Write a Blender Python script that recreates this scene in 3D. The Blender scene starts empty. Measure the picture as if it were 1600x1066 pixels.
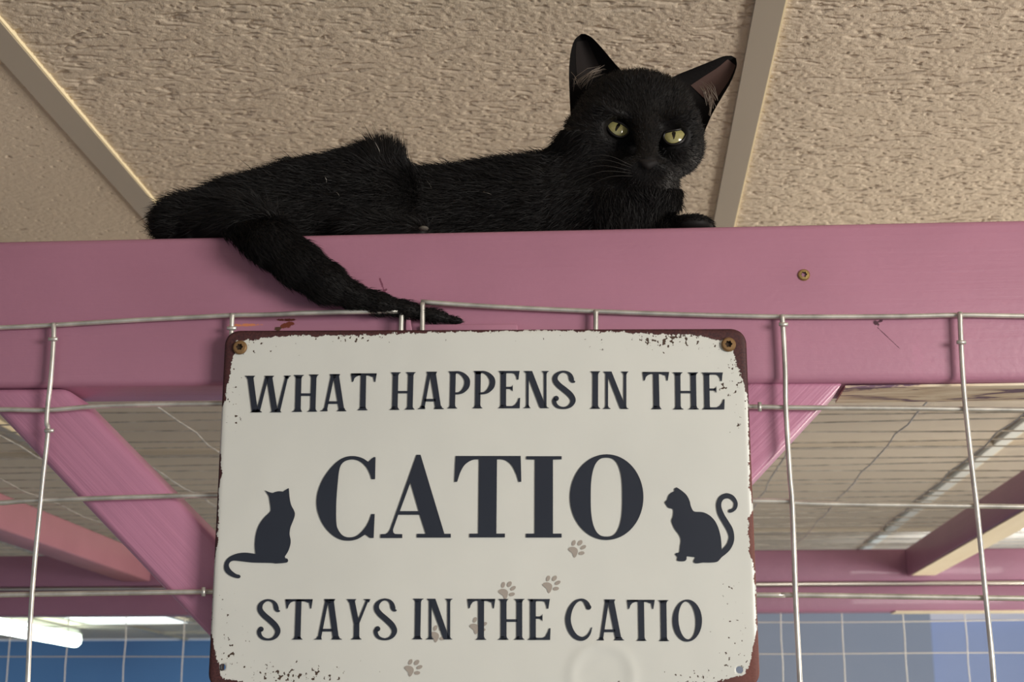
import bpy, math, random
import numpy as np
from mathutils import Vector, Matrix
from mathutils.geometry import tessellate_polygon

random.seed(7); rng = np.random.default_rng(7)
SC = bpy.context.scene
COL = SC.collection

# ------------------------------------------------------------------ camera
F = 2400.0                        # focal length in photo pixels (1600 wide)
PITCH = math.radians(14.75)
YAW = math.radians(3.7)
EYE = Vector((0.0, 0.0, 1.75))
cam_d = bpy.data.cameras.new('camera'); cam = bpy.data.objects.new('camera', cam_d); COL.objects.link(cam)
cam.location = EYE; cam.rotation_euler = (math.pi / 2 + PITCH, 0, YAW)
cam_d.sensor_width = 36; cam_d.lens = F * 36 / 1600; cam_d.clip_start = 0.02
cam_d.dof.use_dof = True; cam_d.dof.focus_distance = 0.93; cam_d.dof.aperture_fstop = 22
SC.camera = cam
RM = cam.rotation_euler.to_matrix()

def ray(px, py):
    return RM @ Vector(((px - 800) / F, (533 - py) / F, -1))
def at(px, py, Y):                # photo pixel -> point on the plane y = Y
    d = ray(px, py); return EYE + d * (Y / d.y)
def atz(px, py, Z):               # photo pixel -> point at height Z
    d = ray(px, py); return EYE + d * ((Z - EYE.z) / d.z)
def proj(p):
    q = RM.transposed() @ (Vector(p) - EYE)
    return (800 + F * q.x / -q.z, 533 - F * q.y / -q.z)
def pxm(Y, Z=2.03):               # metres per photo pixel around a distance
    return (Y * math.cos(PITCH) + (Z - EYE.z) * math.sin(PITCH)) / F

# ------------------------------------------------------------------ colour management, world, lights
vs = SC.view_settings; vs.view_transform = 'Standard'; vs.look = 'None'; vs.gamma = 1; vs.exposure = 0.0
SC.display_settings.display_device = 'sRGB'
W = bpy.data.worlds.new('world'); SC.world = W; W.use_nodes = True
W.node_tree.nodes['Background'].inputs[0].default_value = (0.87, 0.93, 1.0, 1)
W.node_tree.nodes['Background'].inputs[1].default_value = 0.50

def area(name, loc, target, sx, sy, energy, color, spread=180):
    l = bpy.data.lights.new(name, 'AREA'); l.shape = 'RECTANGLE'; l.size = sx; l.size_y = sy; l.energy = energy; l.color = color
    l.spread = math.radians(spread)
    o = bpy.data.objects.new(name, l); COL.objects.link(o); o.location = loc
    o.rotation_euler = (Vector(target) - Vector(loc)).to_track_quat('-Z', 'Y').to_euler(); return o
# daylight from the window behind the photographer, off to the right
area('window_daylight', (1.35, -0.45, 1.90), (0.1, 0.95, 2.0), 0.7, 0.5, 30, (1.0, 0.945, 0.87))
# warm window inside the pen's right side
area('pen_window', (1.75, 2.28, 1.45), (0.0, 2.15, 2.05), 0.8, 0.7, 40, (1.0, 0.91, 0.78))
# the back room's own lamps (ceiling battens further along, out of view)
area('back_room_lamps', (-1.2, 6.6, 2.15), (-1.2, 7.0, 0.0), 2.4, 1.0, 22, (0.86, 0.96, 1.0))

area('grey_panel_fill', (1.2, 4.0, 2.2), (1.5, 5.6, 1.9), 0.8, 0.3, 9, (0.86, 0.93, 1.0))  # fill light added to brighten the grey panel, no fitting belongs to it

# ------------------------------------------------------------------ node helpers
def srgb(r, g, b):
    f = lambda c: (c / 255 / 12.92) if c / 255 <= 0.04045 else ((c / 255 + 0.055) / 1.055) ** 2.4
    return (f(r), f(g), f(b), 1)

class Mat:
    def __init__(s, name, color=(0.5, 0.5, 0.5, 1), rough=0.5, metal=0.0, spec=0.5, **kw):
        s.m = bpy.data.materials.new(name); s.m.use_nodes = True
        s.t = s.m.node_tree; s.b = s.t.nodes['Principled BSDF']
        s.b.inputs['Base Color'].default_value = color; s.b.inputs['Roughness'].default_value = rough
        s.b.inputs['Metallic'].default_value = metal; s.b.inputs['Specular IOR Level'].default_value = spec
        for k, v in kw.items(): s.b.inputs[k.replace('_', ' ')].default_value = v
    def n(s, kind, **kw):
        nd = s.t.nodes.new(kind)
        for k, v in kw.items():
            if hasattr(nd, k): setattr(nd, k, v)
        return nd
    def link(s, a, b): s.t.links.new(a, b)
    def coord(s, scale=(1, 1, 1), loc=(0, 0, 0), rot=(0, 0, 0)):
        c = s.n('ShaderNodeTexCoord'); mp = s.n('ShaderNodeMapping')
        mp.inputs['Scale'].default_value = scale; mp.inputs['Location'].default_value = loc; mp.inputs['Rotation'].default_value = rot
        s.link(c.outputs['Object'], mp.inputs['Vector']); return mp.outputs['Vector']
    def noise(s, vec, scale, detail=3, rough=0.55, dist=0.0):
        nd = s.n('ShaderNodeTexNoise'); nd.inputs['Scale'].default_value = scale; nd.inputs['Detail'].default_value = detail
        nd.inputs['Roughness'].default_value = rough; nd.inputs['Distortion'].default_value = dist
        s.link(vec, nd.inputs['Vector']); return nd.outputs['Fac']
    def ramp(s, fac, stops, interp='LINEAR'):
        nd = s.n('ShaderNodeValToRGB'); nd.color_ramp.interpolation = interp
        e = nd.color_ramp.elements
        while len(e) < len(stops): e.new(0.5)
        for el, (p, c) in zip(e, stops):
            el.position = p; el.color = c if hasattr(c, '__len__') else (c, c, c, 1)
        s.link(fac, nd.inputs['Fac']); return nd.outputs['Color']
    def math(s, op, a, b=None, c=None, clamp=False):
        nd = s.n('ShaderNodeMath'); nd.operation = op; nd.use_clamp = clamp
        for i, v in enumerate((a, b, c)):
            if v is None: continue
            if isinstance(v, (int, float)): nd.inputs[i].default_value = v
            else: s.link(v, nd.inputs[i])
        return nd.outputs[0]
    def mix(s, fac, a, b):
        nd = s.n('ShaderNodeMix'); nd.data_type = 'RGBA'
        for idx, v in ((0, fac), (6, a), (7, b)):
            if isinstance(v, (int, float)): nd.inputs[idx].default_value = v
            elif isinstance(v, tuple): nd.inputs[idx].default_value = v
            else: s.link(v, nd.inputs[idx])
        return nd.outputs[2]
    def bump(s, h, strength=0.5, dist=0.001):
        nd = s.n('ShaderNodeBump'); nd.inputs['Strength'].default_value = strength; nd.inputs['Distance'].default_value = dist
        s.link(h, nd.inputs['Height']); s.link(nd.outputs['Normal'], s.b.inputs['Normal']); return nd
    def color(s, out): s.link(out, s.b.inputs['Base Color'])
    def attr(s, name):
        nd = s.n('ShaderNodeAttribute'); nd.attribute_name = name; return nd.outputs['Fac']
    def sep(s, vec):
        nd = s.n('ShaderNodeSeparateXYZ'); s.link(vec, nd.inputs[0]); return nd.outputs

# ------------------------------------------------------------------ mesh helpers
def obj(name, verts, faces, mat, parent=None, smooth=False, mats=None, mat_idx=None):
    me = bpy.data.meshes.new(name); me.from_pydata([tuple(v) for v in verts], [], [tuple(f) for f in faces]); me.update()
    o = bpy.data.objects.new(name, me); COL.objects.link(o)
    for m in (mats or [mat]): me.materials.append(m.m if isinstance(m, Mat) else m)
    if mat_idx is not None: me.polygons.foreach_set('material_index', mat_idx)
    if smooth: me.polygons.foreach_set('use_smooth', [True] * len(me.polygons))
    if parent is not None: o.parent = parent; o.matrix_parent_inverse = parent.matrix_basis.inverted()
    return o

def tag(o, label, cat, group=None):
    o['label'] = label; o['category'] = cat
    if group: o['group'] = group
    return o

def thing(name, label, cat, loc=(0, 0, 0), group=None):
    o = bpy.data.objects.new(name, None); COL.objects.link(o); o.location = loc; o.empty_display_size = 0.02
    return tag(o, label, cat, group)

def structure(o): o['kind'] = 'structure'; return o

def bevel(o, w, seg=2):
    m = o.modifiers.new('bevel', 'BEVEL'); m.width = w; m.segments = seg; m.limit_method = 'ANGLE'; m.angle_limit = math.radians(40)
    o.data.polygons.foreach_set('use_smooth', [True] * len(o.data.polygons))
    return o

BOXF = [(0, 3, 2, 1), (4, 5, 6, 7), (0, 1, 5, 4), (1, 2, 6, 5), (2, 3, 7, 6), (3, 0, 4, 7)]
def boxv(x0, x1, y0, y1, z0, z1):
    return [(x0, y0, z0), (x1, y0, z0), (x1, y1, z0), (x0, y1, z0), (x0, y0, z1), (x1, y0, z1), (x1, y1, z1), (x0, y1, z1)]

def prism(front, depth):
    """front: 4+ points (counter-clockwise seen from -y), extruded towards +y"""
    n = len(front); v = [Vector(p) for p in front] + [Vector(p) + Vector((0, depth, 0)) for p in front]
    f = [tuple(range(n)), tuple(range(2 * n - 1, n - 1, -1))]
    for i in range(n): j = (i + 1) % n; f.append((i, i + n, j + n, j))
    return v, f

def tube(pts, r, seg=8, cap=True):
    """tube along a polyline; r one radius or one per point"""
    pts = [Vector(p) for p in pts]; n = len(pts); rr = r if hasattr(r, '__len__') else [r] * n
    V, Fc = [], []
    up = Vector((0, 0, 1)); T0 = (pts[1] - pts[0]).normalized()
    if abs(T0.dot(up)) > 0.9: up = Vector((0, 1, 0))
    nrm = (up - T0 * up.dot(T0)).normalized()
    for i, p in enumerate(pts):
        T = (pts[min(i + 1, n - 1)] - pts[max(i - 1, 0)]).normalized()
        nrm = (nrm - T * nrm.dot(T)).normalized(); bi = T.cross(nrm)
        for k in range(seg):
            a = 2 * math.pi * k / seg
            V.append(p + (nrm * math.cos(a) + bi * math.sin(a)) * rr[i])
    for i in range(n - 1):
        for k in range(seg):
            a, b = i * seg + k, i * seg + (k + 1) % seg
            Fc.append((a, b, b + seg, a + seg))
    if cap:
        Fc.append(tuple(range(seg - 1, -1, -1))); Fc.append(tuple(range((n - 1) * seg, n * seg)))
    return V, Fc

def merge(parts):
    V, Fc = [], []
    for v, f in parts:
        o = len(V); V += list(v); Fc += [tuple(i + o for i in q) for q in f]
    return V, Fc

def catmull(P, per=10):
    P = [np.array(p, float) for p in P]; out = []
    Q = [2 * P[0] - P[1]] + P + [2 * P[-1] - P[-2]]
    for i in range(1, len(Q) - 2):
        a, b, c, d = Q[i - 1], Q[i], Q[i + 1], Q[i + 2]
        for k in range(per):
            t = k / per
            out.append(0.5 * (2 * b + (c - a) * t + (2 * a - 5 * b + 4 * c - d) * t * t + (3 * b - a - 3 * c + d) * t ** 3))
    out.append(P[-1]); return out

# ------------------------------------------------------------------ planes of the place
Y0 = 0.870            # front face of the front beam
YW = 0.8672           # front wire mesh
YS = 0.8575           # sign
ZC = 1.75 + 0.544     # ceiling height
ZT = at(800, 359, Y0).z     # top of the catio timber
Y1 = 2.45             # rear beam
# ------------------------------------------------------------------ materials
def paint(name, col, grain=(3, 130, 130), strength=0.35, dark=0.86):
    m = Mat(name, rough=0.42, spec=0.4)
    v = m.coord(grain); g = m.noise(v, 1.0, 4, 0.6, 0.3)
    v2 = m.coord((9, 9, 9)); b = m.noise(v2, 1.0, 2)
    c0 = col; c1 = tuple(c * dark for c in col[:3]) + (1,)
    m.color(m.mix(m.ramp(b, [(0.3, 0.0), (0.7, 1.0)]), c1, c0))
    v3 = m.coord((260, 260, 260)); fine = m.noise(v3, 1.0, 2)
    m.bump(m.math('ADD', g, m.math('MULTIPLY', fine, 0.35)), strength, 0.0012)
    m.b.inputs['Coat Weight'].default_value = 0.08
    return m
PINK = srgb(173, 120, 142)
m_beam = paint('pink_paint', PINK)
m_brace = paint('pink_paint_post', srgb(188, 130, 160), (70, 30, 3), 0.5)
def sawn(name, ang):
    m = paint(name, srgb(188, 130, 158))
    c1 = m.coord((1, 1, 1), rot=(0, ang, 0)); mp = m.n('ShaderNodeMapping'); mp.inputs['Scale'].default_value = (5, 60, 230); m.link(c1, mp.inputs['Vector'])
    w = m.noise(mp.outputs['Vector'], 1.0, 3, 0.6); m.bump(w, 0.6, 0.0014); return m
m_braceL = sawn('pink_paint_rough_sawn', math.radians(-45)); m_braceR = sawn('pink_paint_rough_sawn_mirrored', math.radians(45))
m_joist = paint('pink_paint_joist', srgb(176, 122, 134), (120, 3, 120), 0.3)
m_rear = paint('pink_paint_shaded', srgb(162, 116, 142), (120, 3, 120), 0.3)  # same pink paint made purpler: shade and bluish light put into the colour
m_under = Mat('raw_underside', rough=0.75)
_n = m_under.noise(m_under.coord((14, 60, 60)), 1.0, 5, 0.65, 0.6)
m_under.color(m_under.ramp(_n, [(0.40, srgb(110, 84, 104)), (0.46, srgb(206, 186, 158)), (0.6, srgb(232, 220, 196))]))
m_bare = Mat('bare_planed_wood', rough=0.7)
_n = m_bare.noise(m_bare.coord((40, 6, 40)), 1.0, 4); m_bare.color(m_bare.mix(_n, srgb(218, 204, 174), srgb(240, 230, 206)))
m_wire = Mat('galvanised_wire', srgb(210, 208, 200), 0.38, 0.65)
_n = m_wire.noise(m_wire.coord((60, 60, 60)), 1.0, 3)
m_wire.color(m_wire.ramp(_n, [(0.3, srgb(176, 174, 168)), (0.7, srgb(232, 229, 220))]))
m_rail = Mat('steel_rail', srgb(200, 196, 188), 0.3, 0.9)

# ceiling tile: fine grain + long fissures, all relief
m_ceil = Mat('mineral_fibre_tile', srgb(214, 196, 172), 0.85, spec=0.25)
def ceil_mat(m):
    vg = m.coord((1, 1, 1)); grain = m.noise(vg, 620, 3, 0.6)
    wob = m.n('ShaderNodeTexNoise'); wob.inputs['Scale'].default_value = 14; m.link(vg, wob.inputs['Vector'])
    add = m.n('ShaderNodeVectorMath'); add.operation = 'MULTIPLY_ADD'; m.link(wob.outputs['Color'], add.inputs[0])
    add.inputs[1].default_value = (0.0, 0.018, 0.0); m.link(vg, add.inputs[2])
    def fiss(sx, sy, lo, hi, off):
        mp = m.n('ShaderNodeMapping'); mp.inputs['Scale'].default_value = (sx, sy, 1); mp.inputs['Location'].default_value = (off, off * 1.7, 0)
        m.link(add.outputs[0], mp.inputs['Vector']); f = m.noise(mp.outputs['Vector'], 1.0, 1.5, 0.5)
        return m.ramp(f, [(lo, 0.0), (hi, 1.0)])
    f1 = fiss(20, 470, 0.66, 0.70, 0.0); f2 = fiss(38, 620, 0.655, 0.70, 5.3); f3 = fiss(15, 420, 0.675, 0.71, 11.1); f4 = fiss(70, 760, 0.65, 0.70, 17.7)
    f1 = m.math('MAXIMUM', f1, f4)
    ft = m.math('MAXIMUM', m.math('MAXIMUM', f1, f2), f3)
    xs = m.sep(vg)
    keep = m.math('GREATER_THAN', xs[0], BARX0)          # the tile left of the runner has hardly any fissures
    ft = m.math('MULTIPLY', ft, m.math('MULTIPLY_ADD', keep, 0.85, 0.15))
    grain2 = m.noise(vg, 900, 1, 0.5)
    h = m.math('SUBTRACT', m.math('MULTIPLY_ADD', grain, 0.9, m.math('MULTIPLY', grain2, 0.3)), m.math('MULTIPLY', ft, 1.6))
    m.bump(h, 1.0, 0.0045)
    big = m.noise(vg, 3.0, 2)
    m.color(m.mix(big, srgb(232, 220, 202), srgb(242, 230, 212)))
pR = atz(1130, 350, ZC); pL = atz(240, 340, ZC)
BARX0 = pR.x - 0.6
ceil_mat(m_ceil)
m_white = Mat('white_enamel_and_lit_bar', srgb(232, 234, 226), 0.5)
m_bar = Mat('painted_steel_grid', srgb(176, 166, 150), 0.45, spec=0.4)
m_lit_edge = Mat('painted_lit_edge', srgb(255, 240, 200), 0.6)  # bright rim of the grid bars: light on their edge put into the colour
m_blue = Mat('blue_wall_paint', srgb(70, 122, 190), 0.7)
_n = m_blue.noise(m_blue.coord((1, 1, 1)), 1.5, 3); m_blue.color(m_blue.mix(_n, srgb(78, 122, 178), srgb(94, 140, 196)))
m_grey = Mat('grey_blue_panel', srgb(158, 166, 182), 0.7)
_n = m_grey.noise(m_grey.coord((1, 1, 1)), 2.5, 3); m_grey.color(m_grey.mix(_n, srgb(152, 164, 186), srgb(172, 180, 196)))
m_pale = Mat('periwinkle_wall', srgb(176, 192, 232), 0.7)
m_lav = Mat('lavender_trim', srgb(236, 236, 250), 0.6)
m_floor = Mat('vinyl_floor', srgb(170, 160, 146), 0.5)
_n = m_floor.noise(m_floor.coord((1, 1, 1)), 8, 4); m_floor.color(m_floor.mix(_n, srgb(160, 150, 136), srgb(182, 172, 158)))


# ------------------------------------------------------------------ room shell
XL, XR, YB, YF = -4.5, 4.5, 8.2, -3.0
o = structure(obj('floor', [(XL, YF, 0), (XR, YF, 0), (XR, YB, 0), (XL, YB, 0)], [(0, 1, 2, 3)], m_floor))
def ceiling():
    v = boxv(XL, XR, YF, YB, ZC + 0.005, ZC + 0.02); return structure(obj('ceiling', v, BOXF, m_ceil))
ceiling()
m_tile = Mat('fissured_tile', srgb(222, 206, 184), 0.85, spec=0.2)
_n = m_tile.noise(m_tile.coord((1, 1, 1)), 3.0, 2); m_tile.color(m_tile.mix(_n, srgb(204, 190, 170), srgb(218, 203, 182)))
m_tile.bump(m_tile.noise(m_tile.coord((1, 1, 1)), 900, 2, 0.6), 0.6, 0.0012)
def ceiling_tile(x0, x1, cracks, pits, grain):
    """one tile of real relief: wandering fissures, pin holes and a sandy grain pressed into the face"""
    dx_, dy_ = 0.0012, 0.0010
    xs = np.arange(x0, x1 + dx_, dx_); yf = np.arange(0.62, 1.64, dy_); ys = np.concatenate([[0.48, 0.55], yf, [1.66, 1.68]])
    nx, ny = len(xs), len(ys); H = np.zeros((ny, nx))
    g = rng.normal(0, 1, (ny + 2, nx + 2)); g = (g[:-2, :-2] + g[1:-1, 1:-1] * 2 + g[2:, 2:] + g[:-2, 2:] + g[2:, :-2] + g[1:-1, 2:] + g[1:-1, :-2]) / 3.1
    lo = np.repeat(np.repeat(rng.normal(0, 1, (ny // 4 + 1, nx // 3 + 1)), 4, 0), 3, 1)[:ny, :nx]
    H += (np.clip(g, -2.2, 2.2) * 0.00021 + lo * 0.00006) * grain
    H[:2] = 0; H[-2:] = 0
    def dig(px_, py_, hw, depth):
        i0, i1 = int((px_ - 0.002 - x0) / dx_), int((px_ + 0.002 - x0) / dx_) + 2
        j0 = int((py_ - 0.005 - 0.62) / dy_) + 2; j1 = j0 + int(0.010 / dy_) + 2
        if i0 < 0 or i1 >= nx or j0 < 2 or j1 >= ny - 2: return
        X_, Y_ = np.meshgrid(xs[i0:i1], ys[j0:j1]); d = np.sqrt(((X_ - px_) / 0.0011) ** 2 + ((Y_ - py_) / hw) ** 2)
        H[j0:j1, i0:i1] = np.maximum(H[j0:j1, i0:i1], depth * np.clip(1.6 - d, 0, 1))
    for q_ in range(int(cracks)):
        big_ = rng.random() < 0.16
        ln = rng.uniform(0.016, 0.042) if big_ else rng.uniform(0.003, 0.016)
        hw = rng.uniform(0.0013, 0.0021) if big_ else rng.uniform(0.0008, 0.0015); dp = rng.uniform(0.0018, 0.0032)
        x_, y_ = rng.uniform(x0, x1), rng.uniform(0.62, 1.64); sl_ = rng.normal(0, 0.22); n_ = max(3, int(ln / 0.001))
        for t_ in range(n_):
            e_ = min(1, 3.0 * min(t_ + 1, n_ - t_) / n_ + 0.25)
            dig(x_, y_, hw * e_ * rng.uniform(0.8, 1.2), dp * e_); x_ += 0.001; sl_ += rng.normal(0, 0.10) - sl_ * 0.06; y_ += sl_ * 0.001
    for q_ in range(int(pits)): dig(rng.uniform(x0, x1), rng.uniform(0.62, 1.64), rng.uniform(0.0008, 0.0018), rng.uniform(0.0008, 0.0020))
    X_, Y_ = np.meshgrid(xs, ys); V = np.stack([X_, Y_, ZC + np.clip(H, -0.0012, 0.0034)], -1).reshape(-1, 3)
    a = (np.arange(ny - 1)[:, None] * nx + np.arange(nx - 1)[None]).ravel(); Q = np.stack([a, a + nx, a + nx + 1, a + 1], 1)
    me = bpy.data.meshes.new('ceiling'); me.vertices.add(len(V)); me.vertices.foreach_set('co', V.astype(np.float32).ravel())
    me.loops.add(Q.size); me.loops.foreach_set('vertex_index', Q.astype(np.int32).ravel()); me.polygons.add(len(Q))
    me.polygons.foreach_set('loop_start', np.arange(0, Q.size, 4, dtype=np.int32)); me.polygons.foreach_set('use_smooth', np.ones(len(Q), bool)); me.update(calc_edges=True)
    o_ = bpy.data.objects.new('ceiling', me); COL.objects.link(o_); me.materials.append(m_tile.m); structure(o_); return o_
ceiling_tile(pR.x - 0.6, pR.x, 2750, 3000, 1.25)
ceiling_tile(pR.x, pR.x + 0.6, 2850, 3100, 1.35)
ceiling_tile(pR.x - 1.2, pR.x - 0.6, 80, 950, 0.6)
# grid runners every 0.6 m and cross tees every 1.2 m
k = 0
def bar(x0, x1, y0, y1, edge, m=None):
    global k; k += 1
    parts = [(boxv(x0, x1, y0, y1, ZC - 0.0035, ZC + 0.006), BOXF)]
    v, f = merge(parts); mi = [0] * 6
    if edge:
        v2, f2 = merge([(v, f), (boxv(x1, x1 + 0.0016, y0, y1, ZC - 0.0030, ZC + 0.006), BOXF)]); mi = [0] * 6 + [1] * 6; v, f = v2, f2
    return structure(obj('trim_%d' % k, v, f, None, mats=[m or m_bar, m_lit_edge], mat_idx=mi))
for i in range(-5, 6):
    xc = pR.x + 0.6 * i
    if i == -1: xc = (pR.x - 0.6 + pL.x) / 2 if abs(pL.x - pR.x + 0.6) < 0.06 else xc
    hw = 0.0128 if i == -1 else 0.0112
    bar(xc - hw, xc + hw, YF, YB, True, m_white if i == 1 else None)  # one runner is white: the strong light on it is put into the colour
for j in range(-2, 6):
    yc = 1.68 + 1.2 * j
    for i in (-4, -3, -2, -1, 0, 1, 2, 3):
        x0 = pR.x + 0.6 * i + 0.0135; bar(x0, x0 + 0.6 - 0.027, yc - 0.011, yc + 0.011, False)

structure(obj('wall_left_light_block', boxv(-2.3, -2.2, YF, Y1 - 0.1, 0, ZC - 0.004), BOXF, m_grey))  # unseen wall, added to block ambient light from the left
# back wall, painted blue; to the right a grey-blue panel and a periwinkle wall stand nearer
structure(obj('wall_back', boxv(XL, XR, YB, YB + 0.1, 0, ZC), BOXF, m_blue))
YP = 5.6
xg0, xg1 = at(1000, 1000, YP).x, at(1456, 1000, YP).x
structure(obj('wall_right', boxv(xg0, xg1, YP, YP + 0.12, 0, ZC - 0.004), BOXF, m_grey))
structure(obj('wall_far_right', boxv(xg1, XR, YP + 0.03, YP + 0.13, 0, at(1500, 970, YP + 0.03).z), BOXF, m_pale))
structure(obj('trim_200', boxv(xg1, XR, YP + 0.0, YP + 0.14, at(1500, 970, YP + 0.03).z, ZC - 0.004), BOXF, m_lav))

# ------------------------------------------------------------------ catio timber frame (one thing, screwed together)
frame = thing('catio_frame', 'pink painted timber frame of the cat enclosure with the black cat on its beam', 'timber frame', (0, Y0, 0))
BD = 0.047
def front_beam():
    zl, zr = at(-260, 606.5, Y0).z, at(1860, 594.5, Y0).z
    xa, xb = at(-1100, 600, Y0).x, at(2700, 600, Y0).x
    pts = [Vector((xa, Y0, zl)), at(-260, 606.5, Y0), at(380, 601, Y0), at(1165, 598.5, Y0), at(1860, 594.5, Y0), Vector((xb, Y0, zr)), Vector((xb, Y0, ZT)), Vector((xa, Y0, ZT))]
    return prism(pts, BD)
bv, bf = front_beam()
m_beamf = paint('pink_paint_front_beam', PINK)
def beam_marks(m):
    """old damage on the front beam: orange scratch, chips, a knot with a crack, a faint smear"""
    base = m.b.inputs['Base Color'].links[0].from_socket
    vec = m.coord((1, 1, 1)); s = m.sep(vec); nz = m.noise(vec, 420, 3, 0.6)
    def spot(px, py, rx, rz, soft=0.5, namp=0.9, rot=0.0):
        c = at(px, py, Y0); k = pxm(Y0)
        dx = m.math('SUBTRACT', s[0], c.x); dz = m.math('SUBTRACT', s[2], c.z)
        ca, sa = math.cos(rot), math.sin(rot)
        u = m.math('ADD', m.math('MULTIPLY', dx, ca / (rx * k)), m.math('MULTIPLY', dz, sa / (rx * k)))
        w = m.math('ADD', m.math('MULTIPLY', dx, -sa / (rz * k)), m.math('MULTIPLY', dz, ca / (rz * k)))
        d = m.math('ADD', m.math('MULTIPLY', u, u), m.math('MULTIPLY', w, w))
        d = m.math('ADD', d, m.math('MULTIPLY_ADD', nz, namp * 4, -namp * 2))
        return m.ramp(d, [(max(0, 1 - soft), 1.0), (1.0, 0.0)])
    col = base
    for (px, py, rx, rz, c, soft, rot) in (
            (382, 508, 30, 2.2, srgb(205, 130, 90), 0.7, 0), (448, 500, 16, 2.4, srgb(90, 40, 30), 0.4, 0), (450, 508, 12, 5, srgb(110, 52, 34), 0.4, 0.3),
            (433, 514, 6, 4, srgb(80, 55, 40), 0.4, 0), (1369, 505, 4, 6, srgb(66, 28, 46), 0.6, 0.5), (1374, 502, 6, 2.5, srgb(70, 30, 50), 0.6, 0.4), (1388, 528, 30, 0.9, srgb(98, 52, 74), 0.5, math.radians(-47)),
            (1434, 560, 9, 40, srgb(174, 119, 142), 0.9, 0), (598, 448, 2, 16, srgb(120, 66, 88), 0.6, 0.35), (600, 455, 6, 2, srgb(110, 60, 80), 0.6, 0.6)):
        col = m.mix(spot(px, py, rx, rz, soft, rot=rot), col, c)
    m.color(col)
beam_marks(m_beamf)
fb = obj('front_beam', bv, bf, m_beamf, frame); bevel(fb, 0.004, 3)
# bare underside strip at the right half of the beam
def strip(name, xa, xb, y0, y1, z, parent, m, t=0.0012):
    return obj(name, boxv(xa, xb, y0, y1, z - t, z + 0.0002), BOXF, m, parent)
zb_r = at(1400, 597.4, Y0).z
strip('bare_underside', at(1322, 598, Y0).x, at(2690, 595, Y0).x, Y0 + 0.004, Y0 + BD - 0.002, zb_r - 0.0008, frame, m_under)['label'] = 'bare chipped cream underside'

def screw(px, py, Y, r, parent, mat, name='screw'):
    c = at(px, py, Y); V, Fc = [], []; n = 24
    def ring(rad, y, star=0.0):
        i0 = len(V)
        for q in range(n):
            a = 2 * math.pi * q / n; rr = rad * (1 + star * math.cos(6 * a))
            V.append((c.x + rr * math.cos(a), y, c.z + rr * math.sin(a)))
        return i0
    R = [ring(r, Y + 0.0004), ring(r * 0.97, Y - 0.0006), ring(r * 0.8, Y - 0.0013), ring(r * 0.44, Y - 0.0014, 0.16), ring(r * 0.40, Y + 0.0006, 0.16)]
    for a, b in zip(R, R[1:]):
        for q in range(n): Fc.append((a + q, a + (q + 1) % n, b + (q + 1) % n, b + q))
    Fc.append(tuple(R[-1] + q for q in range(n)))
    mi = [0] * (3 * n) + [1] * (len(Fc) - 3 * n)
    return obj(name, V, Fc, None, parent, mats=[mat, m_recess], mat_idx=mi)
m_recess = Mat('shaded_recess', srgb(62, 46, 32), 0.8)  # shade inside the screw drive put into a dark colour
m_brass = Mat('zinc_yellow_steel', srgb(176, 150, 100), 0.35, 0.85)
m_bronze = Mat('tarnished_brass', srgb(136, 106, 70), 0.55, 0.45)
s = screw(1256, 430, Y0, 0.0036, fb, m_brass); s['label'] = 'yellow zinc torx screw'

# braces under the front beam, meeting a post behind the sign
YBR = Y0 + 0.002
def brace(pts, m, w):
    v, f = prism([at(x, y, YBR) for x, y in pts], 0.042)
    b = obj('brace', v, f, m, frame); bevel(b, w, 3); return b
brace([(-42, 606), (620, 1305), (620, 1129), (103, 605)], m_braceL, 0.005)
br = brace([(800, 1155), (1318, 597.5), (1168, 598), (800, 992)], m_braceR, 0.0025)
px0, px1 = at(605, 700, YBR).x, at(815, 700, YBR).x
bevel(obj('post', boxv(px0, px1, YBR, YBR + 0.045, 0.0, at(700, 601, Y0).z), BOXF, m_brace, frame), 0.004)
# batten strips pinning the mesh above the sign
v, f = prism([at(x, y, Y0 - 0.006) for x, y in ((662, 520), (810, 519), (808, 506), (662, 506.5))], 0.0062)
bevel(obj('batten', v, f, m_beam, frame), 0.0008)
v, f = prism([at(x, y, Y0 - 0.0065) for x, y in ((633, 520), (645, 520), (641, 497), (634, 488))], 0.0066)
bevel(obj('batten', v, f, m_beam, frame), 0.0008)

# joists and the rear beam
ZJ = 1.75 + 0.255
ZRB = at(1400, 954.5, Y1).z
xl = at(0, 818, 1.82).x
jl = obj('joist', boxv(xl - BD, xl, Y0 + BD, Y1, ZJ, ZT), BOXF, m_joist, frame); bevel(jl, 0.003)
xr = at(1417, 905, Y1).x
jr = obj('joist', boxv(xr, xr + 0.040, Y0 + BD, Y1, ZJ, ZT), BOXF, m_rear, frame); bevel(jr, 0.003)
strip('bare_underside', xr + 0.002, xr + 0.038, Y0 + BD + 0.01, Y1 - 0.03, ZJ - 0.0002, frame, m_bare)['label'] = 'bare cream underside of the joist'
XA, XB = -1.9, 1.9
zs = at(1300, 913, Y1).z
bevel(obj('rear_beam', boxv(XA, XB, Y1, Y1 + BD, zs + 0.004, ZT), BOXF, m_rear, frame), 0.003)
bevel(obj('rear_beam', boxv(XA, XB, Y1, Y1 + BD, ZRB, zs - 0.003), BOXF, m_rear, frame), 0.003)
strip('bare_underside', at(1400, 955, Y1).x, XB, Y1 + 0.002, Y1 + BD, ZRB - 0.0002, frame, m_bare)['label'] = 'bare cream underside of the rear beam'
v, f = tube([(XA, Y1 + 0.003, zs), (XB, Y1 + 0.003, zs + 0.001)], 0.0035)
obj('rail', v, f, m_rail, frame, True)['label'] = 'thin steel rail in the seam of the rear beam'
for x in (XA + 0.03, XB - 0.08):
    bevel(obj('post', boxv(x, x + 0.05, Y1, Y1 + BD, 0, ZRB), BOXF, m_joist, frame), 0.003)

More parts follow.
